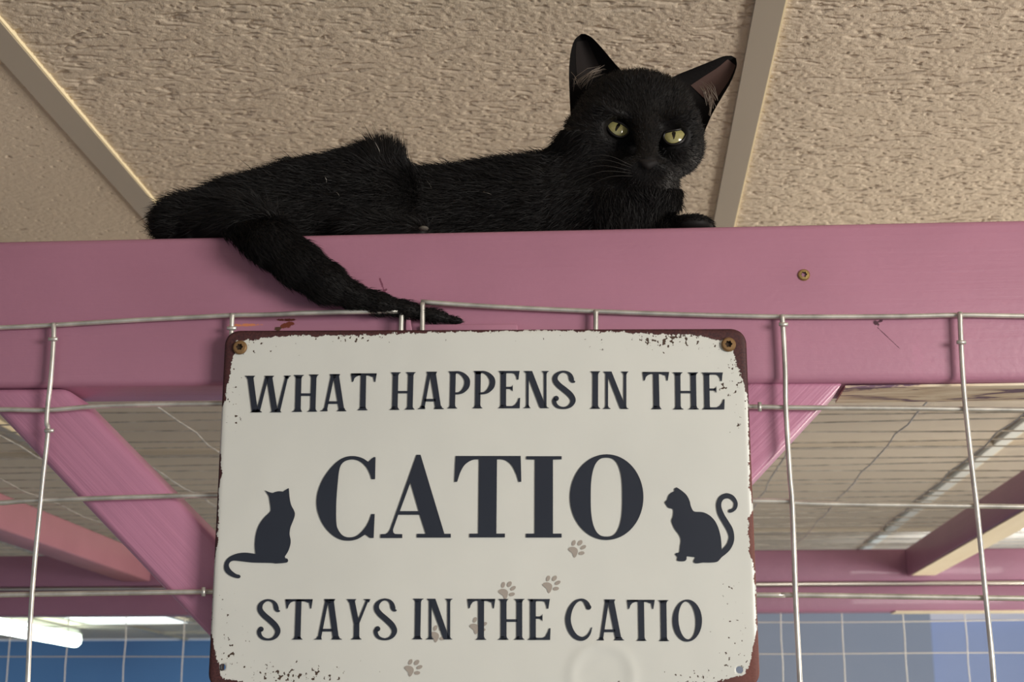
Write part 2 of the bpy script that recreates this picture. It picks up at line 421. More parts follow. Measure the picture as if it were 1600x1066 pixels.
# ------------------------------------------------------------------ wire mesh
def wire(name, pts, Y, parent, r=0.0015, dy=None):
    P = catmull([tuple(at(x, y, Y)) for x, y in pts], 6)
    if dy: P = [p + np.array((0, dy(i / (len(P) - 1)), 0)) for i, p in enumerate(P)]
    v, f = tube([Vector(p) for p in P], r); return obj(name, v, f, m_wire, parent, True)
def clip(px, py, Y, parent, horiz=True, ln=7):
    d = (ln, 0) if horiz else (0, ln)
    a, b = at(px - d[0], py - d[1], Y - 0.0022), at(px + d[0], py + d[1], Y - 0.0022)
    v, f = tube([a, b], 0.0012); return obj('wire_stub', v, f, m_wire, parent, True)
meshL = thing('wire_mesh_panel', 'front wire mesh panel left of the sign, top wire under the cat tail', 'wire mesh', (at(200, 700, YW).x, YW, ZT - 0.1), 'front wire mesh panels')
YH = YW - 0.0; YV = YW - 0.0028
for p in ([(-1000, 545), (-500, 528), (-120, 516), (0, 512), (85, 508), (200, 501), (300, 496), (363, 494), (430, 495), (520, 493), (627, 491)],
          [(-1000, 664), (-500, 655), (-120, 644), (0, 640), (75, 641), (170, 634), (345, 631), (640, 630)], [(-1000, 812), (-500, 800), (-120, 791), (0, 786), (62, 782), (330, 774), (640, 772)],
          [(-1000, 946), (-500, 939), (-120, 933), (0, 930), (52, 929), (180, 927), (325, 925), (640, 924)], [(-1000, 1088), (-500, 1083), (-120, 1078), (0, 1076), (300, 1072), (640, 1070)]):
    wire('horizontal_wire', p, YH, meshL, dy=(lambda t: -0.0065 * min(1, max(0, (t - 0.6) / 0.25)) ** 1.5) if p[-1][1] < 500 else None)
for p in ([(83, 505), (84, 525), (80, 585), (75, 630), (73, 660), (75, 675), (68, 740), (62, 800), (55, 870), (50, 930), (46, 1000), (41, 1130)],
          [(363, 490), (362, 515), (358, 620), (352, 800), (345, 1090)], [(629, 489), (627, 505), (625, 620), (615, 1090)],
          [(-205, 516), (-235, 1100)], [(-495, 526), (-535, 1100)], [(-790, 536), (-840, 1100)]):
    wire('vertical_wire', p, YV - (0.003 if p[0][0] == 629 else 0), meshL)
for c in ((83, 530, True), (77, 673, True), (362, 513, True), (318, 925, False)): clip(c[0], c[1], YV, meshL, c[2])
meshR = thing('wire_mesh_panel', 'front wire mesh panel running right from the cat tail tip, below the yellow screw', 'wire mesh', (at(1300, 700, YW).x, YW, ZT - 0.1), 'front wire mesh panels')
for p in ([(659, 474.5), (760, 480), (930, 487), (1080, 492), (1222, 495), (1400, 494.5), (1500, 492.5), (1600, 494), (1720, 495), (2100, 488), (2600, 480)],
          [(655, 633), (1000, 634), (1190, 636), (1230, 637), (1400, 638), (1510, 639.5), (1720, 641), (2100, 638), (2600, 632)], [(652, 780), (1175, 783), (1240, 786), (1300, 788), (1525, 791), (1720, 793), (2100, 791), (2600, 787)],
          [(650, 926), (1180, 930), (1240, 930), (1540, 934.5), (1720, 936), (2100, 936), (2600, 933)], [(650, 1072), (1240, 1074), (1720, 1078), (2100, 1079), (2600, 1079)]):
    wire('horizontal_wire', p, YH, meshR, dy=(lambda t: -0.004 * max(0, 1 - t * 3.2) ** 2) if p[0][1] < 480 else None)
for p in ([(660, 473), (660, 510), (659, 620), (652, 1090)], [(931, 485), (931, 510), (930, 620), (928, 1090)],
          [(1222, 492), (1224, 520), (1227, 580), (1228, 640), (1234, 740), (1238, 790), (1243, 930), (1248, 1030), (1253, 1130)],
          [(1500, 488), (1501, 520), (1504, 580), (1509, 640), (1520, 740), (1527, 800), (1540, 930), (1550, 1030), (1557, 1130)], [(1785, 489), (1850, 1130)], [(2070, 484), (2150, 1130)], [(2360, 480), (2455, 1130)]):
    wire('vertical_wire', p, YV - (0.0036 if p[0][0] == 660 else 0), meshR)
for c in ((1224, 507, True), (1502, 535, True), (1187, 636, False)): clip(c[0], c[1], YV, meshR, c[2])

m_zinc = Mat('bright_zinc_wire', srgb(228, 225, 216), 0.45, 0.25)
def mesh_sheet(name, label, X0, X1, sx, A0, A1, sa, plane, wob, group=None, skip=()):
    """welded mesh sheet; plane(u, a) -> point"""
    parts = []
    x = X0
    while x <= X1 + 1e-6:
        P = [Vector(plane(x + wob * math.sin(3 * t + 9 * x) * 0.8, A0 + (A1 - A0) * t / 28)) + Vector((0, 0, wob * math.sin(1.7 * t + 5 * x))) for t in range(29)]
        parts.append(tube(P, 0.00085, 5)); x += sx
    a = A0; i = 0
    while a <= A1 + 1e-6:
        ph = i * 2.39
        P = [Vector(plane(X0 + (X1 - X0) * t / 40, a + wob * 1.6 * math.sin(ph + t * 0.33) + wob * math.sin(ph * 2 + t * 0.71))) + Vector((0, 0, wob * 0.9 * math.sin(ph + t * .45) + 0.0017)) for t in range(41)]
        parts.append(tube(P, 0.00085, 5)); a += sa; i += 1
    v, f = merge(parts); o = obj(name, v, f, m_wire if name == 'roof_mesh' else m_zinc, None, True); tag(o, label, 'wire mesh', group); return o
ZM = ZT + 0.0025
xw = at(1310, 780, 2.44).x
xw = atz(1310, 780, ZM).x
mesh_sheet('roof_mesh', 'horizontal wire mesh laid flat over the timber frame as a roof, wires running away', xw - 0.1 * 15, xw + 0.1 * 13, 0.1, Y0 + 0.05, Y1 + 0.04, 0.0465, lambda u, a: (u, a, ZM), 0.0016)
YM = Y1 + BD + 0.004
zr = at(1300, 973, YM).z; dz = zr - at(1300, 1023.5, YM).z
xm = at(1317, 1000, YM).x; dx = at(1512, 1000, YM).x - at(1415, 1000, YM).x
mesh_sheet('rear_mesh', 'upright wire mesh below the far beam, before the blue wall', xm - dx * 17, xm + dx * 14, dx, zr - dz * 20, zr + dz, dz, lambda u, a: (u, YM, a), 0.0008)

# ------------------------------------------------------------------ lamps of the back room
def emis(name, col, st):
    m = Mat(name, col, 0.4); m.b.inputs['Emission Color'].default_value = col; m.b.inputs['Emission Strength'].default_value = st; return m
m_tube = emis('lit_fluorescent_tube', (0.84, 1.0, 0.86, 1), 14.0)
m_diff = emis('lit_diffuser', (0.93, 1.0, 0.95, 1), 1.6)
def batten_light(px, py, Z, length, label):
    e = atz(px, py, Z)                                    # far end
    t = thing('fluorescent_light', label, 'ceiling light', (e.x, e.y - length / 2, ZC))
    obj('housing', boxv(e.x - 0.018, e.x + 0.018, e.y - length, e.y, Z + 0.02, ZC - 0.0035), BOXF, m_white, t)
    v, f = tube([(e.x, e.y - length + 0.01, Z), (e.x, e.y - 0.01, Z)], 0.032, 12); obj('lamp_tube', v, f, m_tube, t, True)
    for y in (e.y - 0.012, e.y - length + 0.0): obj('lamp_holder', boxv(e.x - 0.03, e.x + 0.03, y, y + 0.012, Z - 0.01, Z + 0.03), BOXF, m_white, t)
batten_light(118, 1001, ZC - 0.055, 1.5, 'bright fluorescent tube seen below the far beam before the blue wall')
c0 = atz(110, 966, ZC); c1 = atz(290, 968, ZC)
t = thing('ceiling_light', 'square lit ceiling panel peeping out just below the far beam', 'ceiling light', ((c0.x + c1.x) / 2, c0.y, ZC))
ya = atz(200, 973.5, ZC - 0.004).y
obj('diffuser', boxv(c0.x + 0.02, c1.x - 0.02, ya - 0.58, ya, ZC - 0.0075, ZC - 0.004), BOXF, m_diff, t)
V, Fc = merge([(boxv(c0.x, c1.x, ya, ya + 0.02, ZC - 0.009, ZC - 0.0036), BOXF), (boxv(c0.x, c1.x, ya - 0.6, ya - 0.58, ZC - 0.009, ZC - 0.0036), BOXF),
               (boxv(c0.x, c0.x + 0.02, ya - 0.58, ya, ZC - 0.009, ZC - 0.0036), BOXF), (boxv(c1.x - 0.02, c1.x, ya - 0.58, ya, ZC - 0.009, ZC - 0.0036), BOXF)])
obj('frame', V, Fc, m_white, t)
# ------------------------------------------------------------------ the tin sign
sign = thing('tin_sign', 'rusty-edged white tin sign with navy lettering, screwed to the pink beam', 'sign', tuple(at(755, 800, YS)))
m_tin = Mat('enamelled_tin', rough=0.32, spec=0.5)
def tin_mat(m):
    vec = m.coord((1, 1, 1)); R = m.attr('rust'); S = m.attr('speck'); Wm = m.attr('warm')
    n1 = m.noise(vec, 220, 4, 0.65); n2 = m.noise(vec, 900, 3, 0.6); n3 = m.noise(vec, 420, 2, 0.5)
    e = m.math('ADD', R, m.math('MULTIPLY_ADD', n1, 1.0, -0.5)); e = m.math('ADD', e, m.math('MULTIPLY_ADD', n2, 0.5, -0.25))
    rust = m.ramp(e, [(0.47, 0.0), (0.53, 1.0)])
    sp = m.math('ADD', n3, m.math('MULTIPLY', S, 0.20)); sp = m.math('ADD', sp, m.math('MULTIPLY_ADD', n2, 0.2, -0.1))
    speck = m.ramp(sp, [(0.735, 0.0), (0.755, 1.0)])
    speck = m.math('MULTIPLY', speck, m.ramp(S, [(0.02, 0.0), (0.06, 1.0)]))
    mask = m.math('MAXIMUM', rust, speck)
    vv = m.noise(vec, 9, 3)
    white = m.mix(vv, srgb(203, 205, 200), srgb(222, 223, 216))
    rc = m.mix(Wm, srgb(52, 22, 28), srgb(112, 66, 58)); rc = m.mix(m.ramp(n2, [(0.35, 0.0), (0.7, 1.0)]), rc, m.mix(Wm, srgb(82, 42, 40), srgb(100, 54, 47)))
    rc = m.mix(rust, srgb(70, 52, 40), rc)
    m.color(m.mix(mask, white, rc))
    m.link(m.math('MULTIPLY_ADD', mask, 0.35, 0.32), m.b.inputs['Roughness'])
    soft = m.noise(vec, 16, 2)
    m.bump(m.math('ADD', m.math('MULTIPLY', soft, 1.0), m.math('MULTIPLY', mask, -0.06)), 0.35, 0.004)
tin_mat(m_tin)
def lerp_tab(t, tab):
    if t <= tab[0][0]: return tab[0][1]
    for (a, va), (b, vb) in zip(tab, tab[1:]):
        if t <= b: return va + (vb - va) * (t - a) / (b - a)
    return tab[-1][1]
PL = at(352, 516.5, YS); PR = at(1165.5, 513.5, YS); ZB = at(750, 1077, YS).z
sw = PR.x - PL.x
def sign_panel():
    nu, nv = 288, 192; rc = 0.0092; th = 0.0009
    hw = sw / 2; ztop0, ztop1 = PL.z, PR.z; hh = ((ztop0 + ztop1) / 2 - ZB) / 2
    cx = (PL.x + PR.x) / 2; cz = ZB + hh; tilt = (ztop1 - ztop0) / sw
    holes = [at(347, 1043, YS), at(1155.5, 1047, YS)]; hr = 0.0020
    V = []; R = []; S = []; Wm = []
    top = [(352, 15), (400, 15), (440, 9), (560, 9), (620, 6), (700, 4), (850, 2), (980, 5), (1030, 9), (1080, 9), (1120, 18), (1165, 24)]
    lef = [(515, 20), (560, 15), (600, 7), (625, 6), (650, -4), (690, -2), (720, 4), (740, 6), (760, 2), (800, 3), (850, 5), (880, -1), (980, 0), (1010, 6), (1040, 16), (1075, 24)]
    rig = [(513, 26), (550, 22), (590, 10), (620, 2), (700, 3), (760, 5), (795, 0), (810, 9), (860, 9), (890, 2), (970, 1), (1000, 6), (1030, 13), (1050, 22), (1075, 28)]
    bot = [(323, 20), (370, 14), (420, 0), (900, -4), (1090, 2), (1120, 12), (1180, 26)]
    blobs = [(1040, 530, 70, 16, 1.0), (1125, 530, 40, 30, 0.6), (1150, 585, 16, 60, 0.7), (1158, 640, 10, 40, 0.5), (375, 530, 40, 20, 0.7), (400, 545, 60, 14, 0.3), (362, 600, 14, 50, 0.5),
             (460, 1056, 90, 16, 0.95), (355, 1025, 25, 50, 0.7), (345, 965, 22, 60, 0.25), (352, 1019, 7, 6, 0.9), (1145, 1020, 25, 50, 0.5), (1090, 1064, 40, 16, 0.9), (960, 1070, 25, 8, 0.9),
             (1131, 604, 9, 9, 1.2), (550, 528, 60, 8, 0.55), (372, 655, 10, 8, 0.9), (350, 640, 12, 40, 0.35), (1140, 915, 12, 12, 0.5), (790, 525, 200, 8, 0.1)]
    for j in range(nv + 1):
        for i in range(nu + 1):
            a = (i / nu * 2 - 1) * hw; b = (j / nv * 2 - 1) * hh
            ca, cb = abs(a) - (hw - rc), abs(b) - (hh - rc)
            if ca > 0 and cb > 0:
                s_ = max(ca, cb) / math.hypot(ca, cb)
                a = math.copysign(hw - rc + ca * s_, a); b = math.copysign(hh - rc + cb * s_, b)
            x, z = cx + a, cz + b + tilt * a * (0.5 + 0.5 * b / hh)
            for h in holes:
                d = math.hypot(x - h.x, z - h.z)
                if abs(d - hr) < 0.00075: x, z = h.x + (x - h.x) * hr / d, h.z + (z - h.z) * hr / d
            # rolled edge, gently dished face, a shallow pressed dimple low on the face
            ed = min(hw - abs(a), hh - abs(b)); y = YS
            if ed < 0.003: y += 0.0009 * (1 - ed / 0.003) ** 2
            q = at(941, 1056, YS); d = math.hypot(x - q.x, z - q.z)
            y -= 0.00055 * math.exp(-((d - 0.0165) / 0.0035) ** 2)
            V.append((x, y, z))
            px, py = proj((x, y, z))
            L0 = proj((cx - hw, YS, z))[0]; R0 = proj((cx + hw, YS, z))[0]; T0 = proj((x, YS, cz + hh + tilt * a))[1]
            r = max(lerp_tab(px, top) - (py - T0), lerp_tab(py, lef) - (px - L0), lerp_tab(py, rig) - (R0 - px), lerp_tab(px, bot) - (1077 - py))
            R.append(0.5 + max(-1.4, min(1.4, r / 13)))
            S.append(min(1.0, max(c * math.exp(-((px - ux) / rx) ** 2 - ((py - uy) / ry) ** 2) for ux, uy, rx, ry, c in blobs)))
            Wm.append(max(0, min(1, (px - 1110) / 60)) * max(0, min(1, (py - 620) / 150)))
    Fc = []
    for j in range(nv):
        for i in range(nu):
            q = j * (nu + 1) + i; quad = (q, q + 1, q + nu + 2, q + nu + 1)
            c = [sum(V[m_][k_] for m_ in quad) / 4 for k_ in (0, 2)]
            if any(math.hypot(c[0] - h.x, c[1] - h.z) < hr - 0.0002 for h in holes): continue
            Fc.append(quad)
    o = obj('panel', V, Fc, m_tin, sign, True)
    for nm, arr in (('rust', R), ('speck', S), ('warm', Wm)):
        at_ = o.data.attributes.new(nm, 'FLOAT', 'POINT'); at_.data.foreach_set('value', arr)
    sol = o.modifiers.new('thickness', 'SOLIDIFY'); sol.thickness = th; sol.offset = -1
    return o
sign_panel()
for px, py in ((375, 543), (1138.5, 538.5)): screw(px, py, YS - 0.0009, 0.0042, sign, m_bronze)['label'] = 'tarnished brass torx screw'

m_ink = Mat('navy_ink', srgb(34, 40, 52), 0.4)
_n = m_ink.noise(m_ink.coord((1, 1, 1)), 12, 2); m_ink.color(m_ink.mix(_n, srgb(28, 34, 48), srgb(38, 44, 56)))
m_paw = Mat('taupe_ink', srgb(164, 155, 146), 0.4)
def flat(name, polys, mat, lift, label=None):
    """polys: list of [outer, hole, ...] in photo pixels of the sign plane -> one printed mesh"""
    V, Fc = [], []; Yp = YS - lift
    for loops in polys:
        L3 = [[Vector((x, -y, 0)) for x, y in lp] for lp in loops]
        base = len(V)
        for lp in loops: V += [at(x, y, Yp) for x, y in lp]
        for tri in tessellate_polygon(L3):
            a, b, c = (V[base + q] for q in tri)
            nrm = (b - a).cross(c - a)
            if nrm.length < 1e-14: continue
            Fc.append(tuple(base + q for q in (tri if nrm.y < 0 else tri[::-1])))
    o = obj(name, V, Fc, mat, sign)
    if label: o['label'] = label
    return o

def quad_stroke(t0, t1, b0, b1, yt, yb): return [[(t0, yt), (t1, yt), (b1, yb), (b0, yb)]]
def serif(x0, x1, s0, s1, y, top=True, t=1.1, h=3.4):
    """flared foot: flat edge x0..x1 at y running into a stem s0..s1"""
    d = 1 if top else -1
    return [[(x0, y), (x1, y), (x1 - 0.6, y + d * t), (s1 + 1.2, y + d * h * .62), (s1, y + d * h * 1.5), (s0, y + d * h * 1.5), (s0 - 1.2, y + d * h * .62), (x0 + 0.6, y + d * t)]]
def stroke(P, per=9):
    """variable-width brush stroke: points (x, y, width)"""
    C = catmull(P, per); Lf, Rt = [], []
    for i, p in enumerate(C):
        a, b = C[max(i - 1, 0)], C[min(i + 1, len(C) - 1)]; d = np.array((b[0] - a[0], b[1] - a[1])); d /= (np.hypot(*d) + 1e-9)
        nx, ny = -d[1] * p[2] / 2, d[0] * p[2] / 2
        Lf.append((p[0] + nx, p[1] + ny)); Rt.append((p[0] - nx, p[1] - ny))
    return [[Lf[i], Lf[i + 1], Rt[i + 1], Rt[i]] for i in range(len(C) - 1)]
def disc(x, y, r, n=20): return [(x + r * math.cos(2 * math.pi * q / n), y + r * math.sin(2 * math.pi * q / n)) for q in range(n)]
def ell(x, y, rx, ry, rot=0, n=36, e=2.0):
    out = []
    for q in range(n):
        a = 2 * math.pi * q / n; c, s_ = math.cos(a), math.sin(a)
        u, w = rx * math.copysign(abs(c) ** (2 / e), c), ry * math.copysign(abs(s_) ** (2 / e), s_)
        out.append((x + u * math.cos(rot) - w * math.sin(rot), y + u * math.sin(rot) + w * math.cos(rot)))
    return out
# every letter works in crop units: g = (x0, y0, scale)
def glyphs(g, items):
    x0, y0, sc = g
    X = lambda u: x0 + u / sc
    Yy = lambda v: y0 + v / sc
    T = lambda pts: [(X(a), Yy(b)) for a, b in pts]
    out = []
    for it in items:
        k_ = it[0]
        if k_ == 'stem':                       # stem, top x0,x1, bottom x0,x1, y top, y bottom, serifs (tl, tr) (bl, br) or None
            _, t0, t1, b0, b1, yt, yb, ts, bs = it
            out.append([(X(t0), Yy(yt)), (X(t1), Yy(yt)), (X(b1), Yy(yb)), (X(b0), Yy(yb))])
            if ts: out += serif(X(ts[0]), X(ts[1]), X(t0), X(t1), Yy(yt), True)
            if bs: out += serif(X(bs[0]), X(bs[1]), X(b0), X(b1), Yy(yb), False)
        elif k_ == 'poly': out.append(T(it[1]))
        elif k_ == 'bar': out.append(T([(it[1], it[3]), (it[2], it[3]), (it[2], it[4]), (it[1], it[4])]))
        elif k_ == 'T':                        # bar with two hanging beaks: xl, xr, stem x0, x1, y top, drop y
            _, a, b, s0, s1, yt, yd = it; w = b - a
            out.append(T([(a, yt), (b, yt), (b - 4, yt + 27), (a + 4, yt + 27)]))
            out.append(T([(a, yt), (a + 16, yd + 5), (a + 30, yd - 8), (a + 42, yd - 45), (a + 66, yt + 42), (a + 100, yt + 28), (s0 + 4, yt + 25), (s0 + 4, yt)]))
            out.append(T([(b, yt), (s1 - 4, yt), (s1 - 4, yt + 25), (b - 96, yt + 28), (b - 64, yt + 42), (b - 44, yt + 70 - 25), (b - 34, yd - 20), (b - 30, yd), (b - 18, yd)]))
        elif k_ == 'S': out += [[(X(a), Yy(b)) for a, b in q] for q in stroke(it[1])]
        elif k_ == 'disc': out.append(disc(X(it[1]), Yy(it[2]), it[3] / sc))
        elif k_ == 'ring': out.append(('ring', ell(X(it[1]), Yy(it[2]), it[3] / sc, it[4] / sc, 0, 48), ell(X(it[5]), Yy(it[6]), it[7] / sc, it[8] / sc, it[9], 48)))
    return [[q[1], q[2]] if q[0] == 'ring' else [q] for q in out]
def shifted(pts, dx, dy): return [(x + dx, y + dy, w) for x, y, w in pts]
S0 = [(1150, 255, 16), (1122, 248, 40), (1106, 222, 60), (1092, 178, 52), (1060, 142, 34), (1003, 127, 26), (945, 145, 38), (905, 188, 58), (903, 240, 66), (945, 295, 70), (1020, 355, 72), (1090, 418, 72),
      (1124, 480, 66), (1105, 535, 52), (1060, 570, 36), (1000, 581, 28), (940, 568, 36), (902, 535, 46), (890, 492, 52), (905, 465, 54)]
def Sglyph(dx, dy, sy=1.0): return [('S', [(x + dx, 120 + (y - 120) * sy + dy, w) for x, y, w in S0]), ('disc', 913 + dx, 120 + (462 - 120) * sy + dy, 33)]
def E(s0, s1, b0, b1, l0, l1, r, yt, yb, tipx, tipy, my0, my1, mr, ms0, ms1, br, up):
    return [('stem', s0, s1, b0, b1, yt, yb, (l0, s1 + 10), (l1, b1 + 10)),
            ('poly', [(s0, yt), (r, yt), (r - 8, yt + 40), (tipx + 9, tipy), (tipx - 9, tipy), (tipx - 16, tipy - 40), (r - 62, yt + 36), (r - 90, yt + 28), (s0, yt + 28)]),
            ('bar', s1 - 4, mr - 8, my0, my1), ('poly', [(mr, ms0), (mr, ms1), (mr - 12, ms1 - 18), (mr - 34, my1 - 4), (mr - 34, my0 + 4), (mr - 12, ms0 + 22)]),
            ('poly', [(b0, yb), (br, yb), (br + 5, up), (br - 12, up), (br - 30, up + 48), (br - 58, yb - 46), (br - 95, yb - 28), (b0, yb - 28)])]
def A(sl, sr, y, yb, tt0, tt1, tb0, tb1, kt0, kt1, kb0, kb1, f0, f1, f2, f3, bx0, bx1, by0, by1):
    return [('stem', tt0, tt1, tb0, tb1, y + 4, yb, None, (f0, f1)), ('stem', kt0, kt1, kb0, kb1, y, yb, None, (f2, f3)), ('bar', bx0, bx1, by0, by1),
            ('poly', [(sl, y), (sr, y), (sr - 3, y + 8), (kt1 + 3, y + 34), (kt0 + 20, y + 50), (tt0 - 3, y + 40), (sl + 4, y + 8)])]
def N(l0, l1, sl, f0, f1, d0, d1, e0, e1, r0, r1, sr0, sr1, rp, yt, yb):
    return [('stem', l0, l1, l0 - 1, l1 - 1, yt, yb, None, (f0, f1)), ('poly', [(sl, yt), (d1, yt), (e1, yb), (e0 + 12, yb), (e0, yb - 12), (d0, yt + 30), (l0 - 2, yt + 26), (sl + 5, yt + 8)]),
            ('stem', r0, r1, r0, r1, yt, yb, (sr0, sr1), None), ('poly', [(r1, yb - 32), (r1 + 8, yb - 14), (rp, yb - 5), (rp, yb), (e0 + 20, yb)])]
L1 = []
L1 += glyphs((375, 565, 8), [('stem', 92, 165, 150, 225, 178, 636, (62, 190), None), ('stem', 318, 358, 203, 248, 190, 630, None, None), ('stem', 328, 402, 400, 475, 178, 636, (305, 428), None),
    ('stem', 572, 606, 456, 500, 176, 630, (548, 638), None), ('poly', [(128, 636), (276, 636), (270, 627), (248, 612), (235, 595), (165, 595), (150, 622)]), ('poly', [(372, 636), (520, 636), (512, 627), (500, 612), (485, 590), (415, 595), (398, 622)]),
    ('stem', 700, 770, 688, 758, 168, 630, (672, 800), (650, 778)), ('stem', 892, 958, 877, 943, 162, 628, (862, 985), (843, 967)), ('bar', 755, 885, 398, 430),
    *A(1122, 1252, 157, 622, 1140, 1185, 1045, 1085, 1162, 1235, 1240, 1306, 1003, 1098, 1210, 1332, 1085, 1230, 497, 530)])
L1 += glyphs((565, 565, 8), [('T', -132, 190, -10, 55, 148, 255), ('stem', -8, 58, -20, 50, 148, 610, None, (-50, 76)),
    ('stem', 393, 460, 383, 450, 135, 605, (368, 492), (350, 474)), ('stem', 584, 650, 572, 638, 133, 602, (556, 678), (540, 664)), ('bar', 450, 582, 368, 398),
    *A(812, 944, 127, 595, 828, 870, 742, 785, 850, 926, 925, 997, 703, 797, 905, 1030, 785, 925, 467, 500),
    ('stem', 1112, 1178, 1102, 1168, 122, 588, (1086, 1190), (1072, 1196)), ('S', [(1150, 136, 28), (1215, 136, 30), (1270, 165, 48), (1312, 215, 66), (1322, 265, 70), (1308, 320, 66), (1265, 372, 46), (1215, 396, 30), (1150, 400, 26)]),
    ('stem', 1425, 1491, 1418, 1484, 118, 586, (1402, 1505), (1388, 1512)), ('S', [(1465, 133, 28), (1530, 133, 30), (1585, 162, 48), (1627, 212, 66), (1637, 262, 70), (1623, 317, 66), (1580, 370, 46), (1530, 395, 30), (1465, 399, 26)])])
L1 += glyphs((755, 565, 8), [*E(220, 288, 218, 286, 195, 188, 457, 118, 585, 432, 228, 316, 344, 370, 290, 378, 457, 455),
    *N(540, 570, 508, 505, 593, 545, 612, 706, 792, 760, 792, 732, 822, 822, 119, 584), *Sglyph(0, 0), ('stem', 1370, 1437, 1368, 1436, 122, 591, (1340, 1463), (1338, 1464))])
L1 += glyphs((945, 565, 8), [*N(10, 42, -17, -22, 75, 28, 84, 190, 272, 236, 270, 205, 296, 298, 125, 593), ('T', 472, 805, 600, 680, 130, 240), ('stem', 605, 675, 612, 686, 130, 597, None, (582, 712)),
    ('stem', 880, 945, 886, 950, 135, 600, (848, 974), (855, 986)), ('stem', 1073, 1140, 1080, 1148, 136, 599, (1040, 1167), (1048, 1178)), ('bar', 940, 1080, 367, 397),
    *E(1240, 1306, 1248, 1314, 1210, 1220, 1477, 137, 600, 1455, 245, 337, 364, 1396, 305, 395, 1494, 472)])
flat('lettering', L1, m_ink, 0.0006, 'navy words WHAT HAPPENS IN THE')
L3 = []
L3 += glyphs((390, 920, 8), [*Sglyph(-770, 16, 1.085), ('T', 448, 790, 575, 655, 132, 250), ('stem', 582, 650, 564, 636, 132, 638, None, (530, 662)),
    *A(932, 1072, 130, 638, 950, 990, 848, 890, 975, 1050, 1045, 1118, 808, 905, 1022, 1155, 890, 1045, 502, 537),
    ('stem', 1240, 1312, 1305, 1372, 131, 440, (1213, 1335), None), ('stem', 1462, 1494, 1340, 1374, 131, 430, (1425, 1513), None), ('stem', 1305, 1373, 1303, 1371, 425, 637, None, (1266, 1402))])
L3 += glyphs((570, 920, 8), [*Sglyph(-752, 8, 1.095), ('stem', 632, 704, 626, 694, 125, 635, (602, 736), (592, 722)), *N(803, 836, 775, 765, 862, 812, 882, 982, 1062, 1034, 1068, 1005, 1098, 1095, 126, 636),
    ('T', 1283, 1632, 1410, 1495, 128, 248), ('stem', 1418, 1492, 1418, 1490, 128, 640, None, (1388, 1520))])
L3 += glyphs((740, 920, 8), [('stem', 340, 412, 340, 412, 129, 640, (310, 436), (305, 438)), ('stem', 538, 608, 538, 608, 129, 640, (508, 638), (506, 638)), ('bar', 408, 545, 383, 416),
    *E(708, 778, 708, 778, 680, 678, 955, 130, 642, 926, 252, 347, 378, 862, 315, 412, 957, 495),
    ('S', [(1440, 245, 52), (1420, 195, 60), (1385, 152, 40), (1335, 140, 30), (1270, 170, 42), (1212, 250, 58), (1184, 350, 66), (1186, 430, 68), (1215, 520, 68), (1270, 595, 62), (1345, 628, 52), (1405, 610, 42), (1450, 560, 28), (1478, 485, 10)]), ('disc', 1438, 232, 33)])
L3 += glyphs((920, 920, 8), [*A(193, 332, 135, 648, 210, 255, 135, 176, 235, 312, 338, 412, 97, 192, 312, 443, 172, 330, 510, 545), ('T', 478, 825, 610, 695, 140, 256), ('stem', 617, 690, 625, 698, 140, 654, None, (597, 723)),
    ('stem', 897, 970, 905, 978, 144, 657, (868, 996), (878, 1006)), ('ring', 1232, 400, 184, 264, 1230, 398, 108, 237, math.radians(-4))])
flat('lettering', L3, m_ink, 0.0006, 'navy words STAYS IN THE CATIO')

def scl(pts, x0, y0, s): return [(x0 + a / s, y0 + b / s) for a, b in pts]
def smooth_loop(P, per=4):
    P = [np.array(p, float) for p in P]; n = len(P); out = []
    for i in range(n):
        a, b, c, d = P[i - 1], P[i], P[(i + 1) % n], P[(i + 2) % n]
        for q in range(per):
            t = q / per; out.append(tuple(0.5 * (2 * b + (c - a) * t + (2 * a - 5 * b + 4 * c - d) * t * t + (3 * b - a - 3 * c + d) * t ** 3)))
    return out
def poly_curve(segs):
    """list of corner-separated runs; each run is smoothed on its own"""
    out = []
    for run in segs: out += [tuple(p) for p in (catmull(run, 5) if len(run) > 2 else [np.array(r, float) for r in run])]
    res = [out[0]]
    for p in out[1:]:
        if math.hypot(p[0] - res[-1][0], p[1] - res[-1][1]) > 0.05: res.append(p)
    if math.hypot(res[0][0] - res[-1][0], res[0][1] - res[-1][1]) < 0.05: res.pop()
    return res
bigC = poly_curve([[(712, 132), (690, 132), (635, 178)], [(635, 178), (570, 138), (478, 118), (380, 135), (280, 205), (180, 330), (120, 460), (98, 580), (110, 700), (165, 830), (250, 930), (340, 985), (430, 1000), (520, 985), (605, 935)],
    [(605, 935), (655, 972)], [(692, 972), (703, 722)], [(668, 722), (640, 800), (590, 880), (520, 945), (440, 965), (370, 945), (320, 880), (303, 800), (303, 600), (318, 400), (335, 260), (365, 195), (420, 162), (490, 155), (560, 180), (620, 240), (655, 310), (670, 360)], [(707, 360), (712, 132)]])
bigA = [(1138, 105), (1180, 105), (1428, 928), (1495, 928), (1495, 968), (1142, 968), (1142, 928), (1235, 928), (1172, 730), (948, 730), (893, 885), (897, 915), (915, 930), (990, 932), (990, 972), (763, 972), (763, 932), (815, 930), (840, 917), (862, 885)]
holeA = [(1075, 395), (1162, 692), (965, 692)]
bigT = poly_curve([[(60, 88), (568, 88)], [(573, 290), (552, 292)], [(552, 292), (535, 235), (500, 165), (455, 125), (410, 115), (383, 116)], [(378, 695), (445, 695)], [(445, 725), (168, 725)], [(168, 695), (237, 695)], [(243, 115), (200, 118), (160, 135), (125, 165), (95, 220), (72, 290)], [(50, 292), (60, 88)]])
bigI = [(612, 90), (888, 90), (888, 115), (820, 117), (820, 695), (888, 695), (888, 726), (610, 726), (610, 695), (678, 695), (680, 117), (612, 115)]
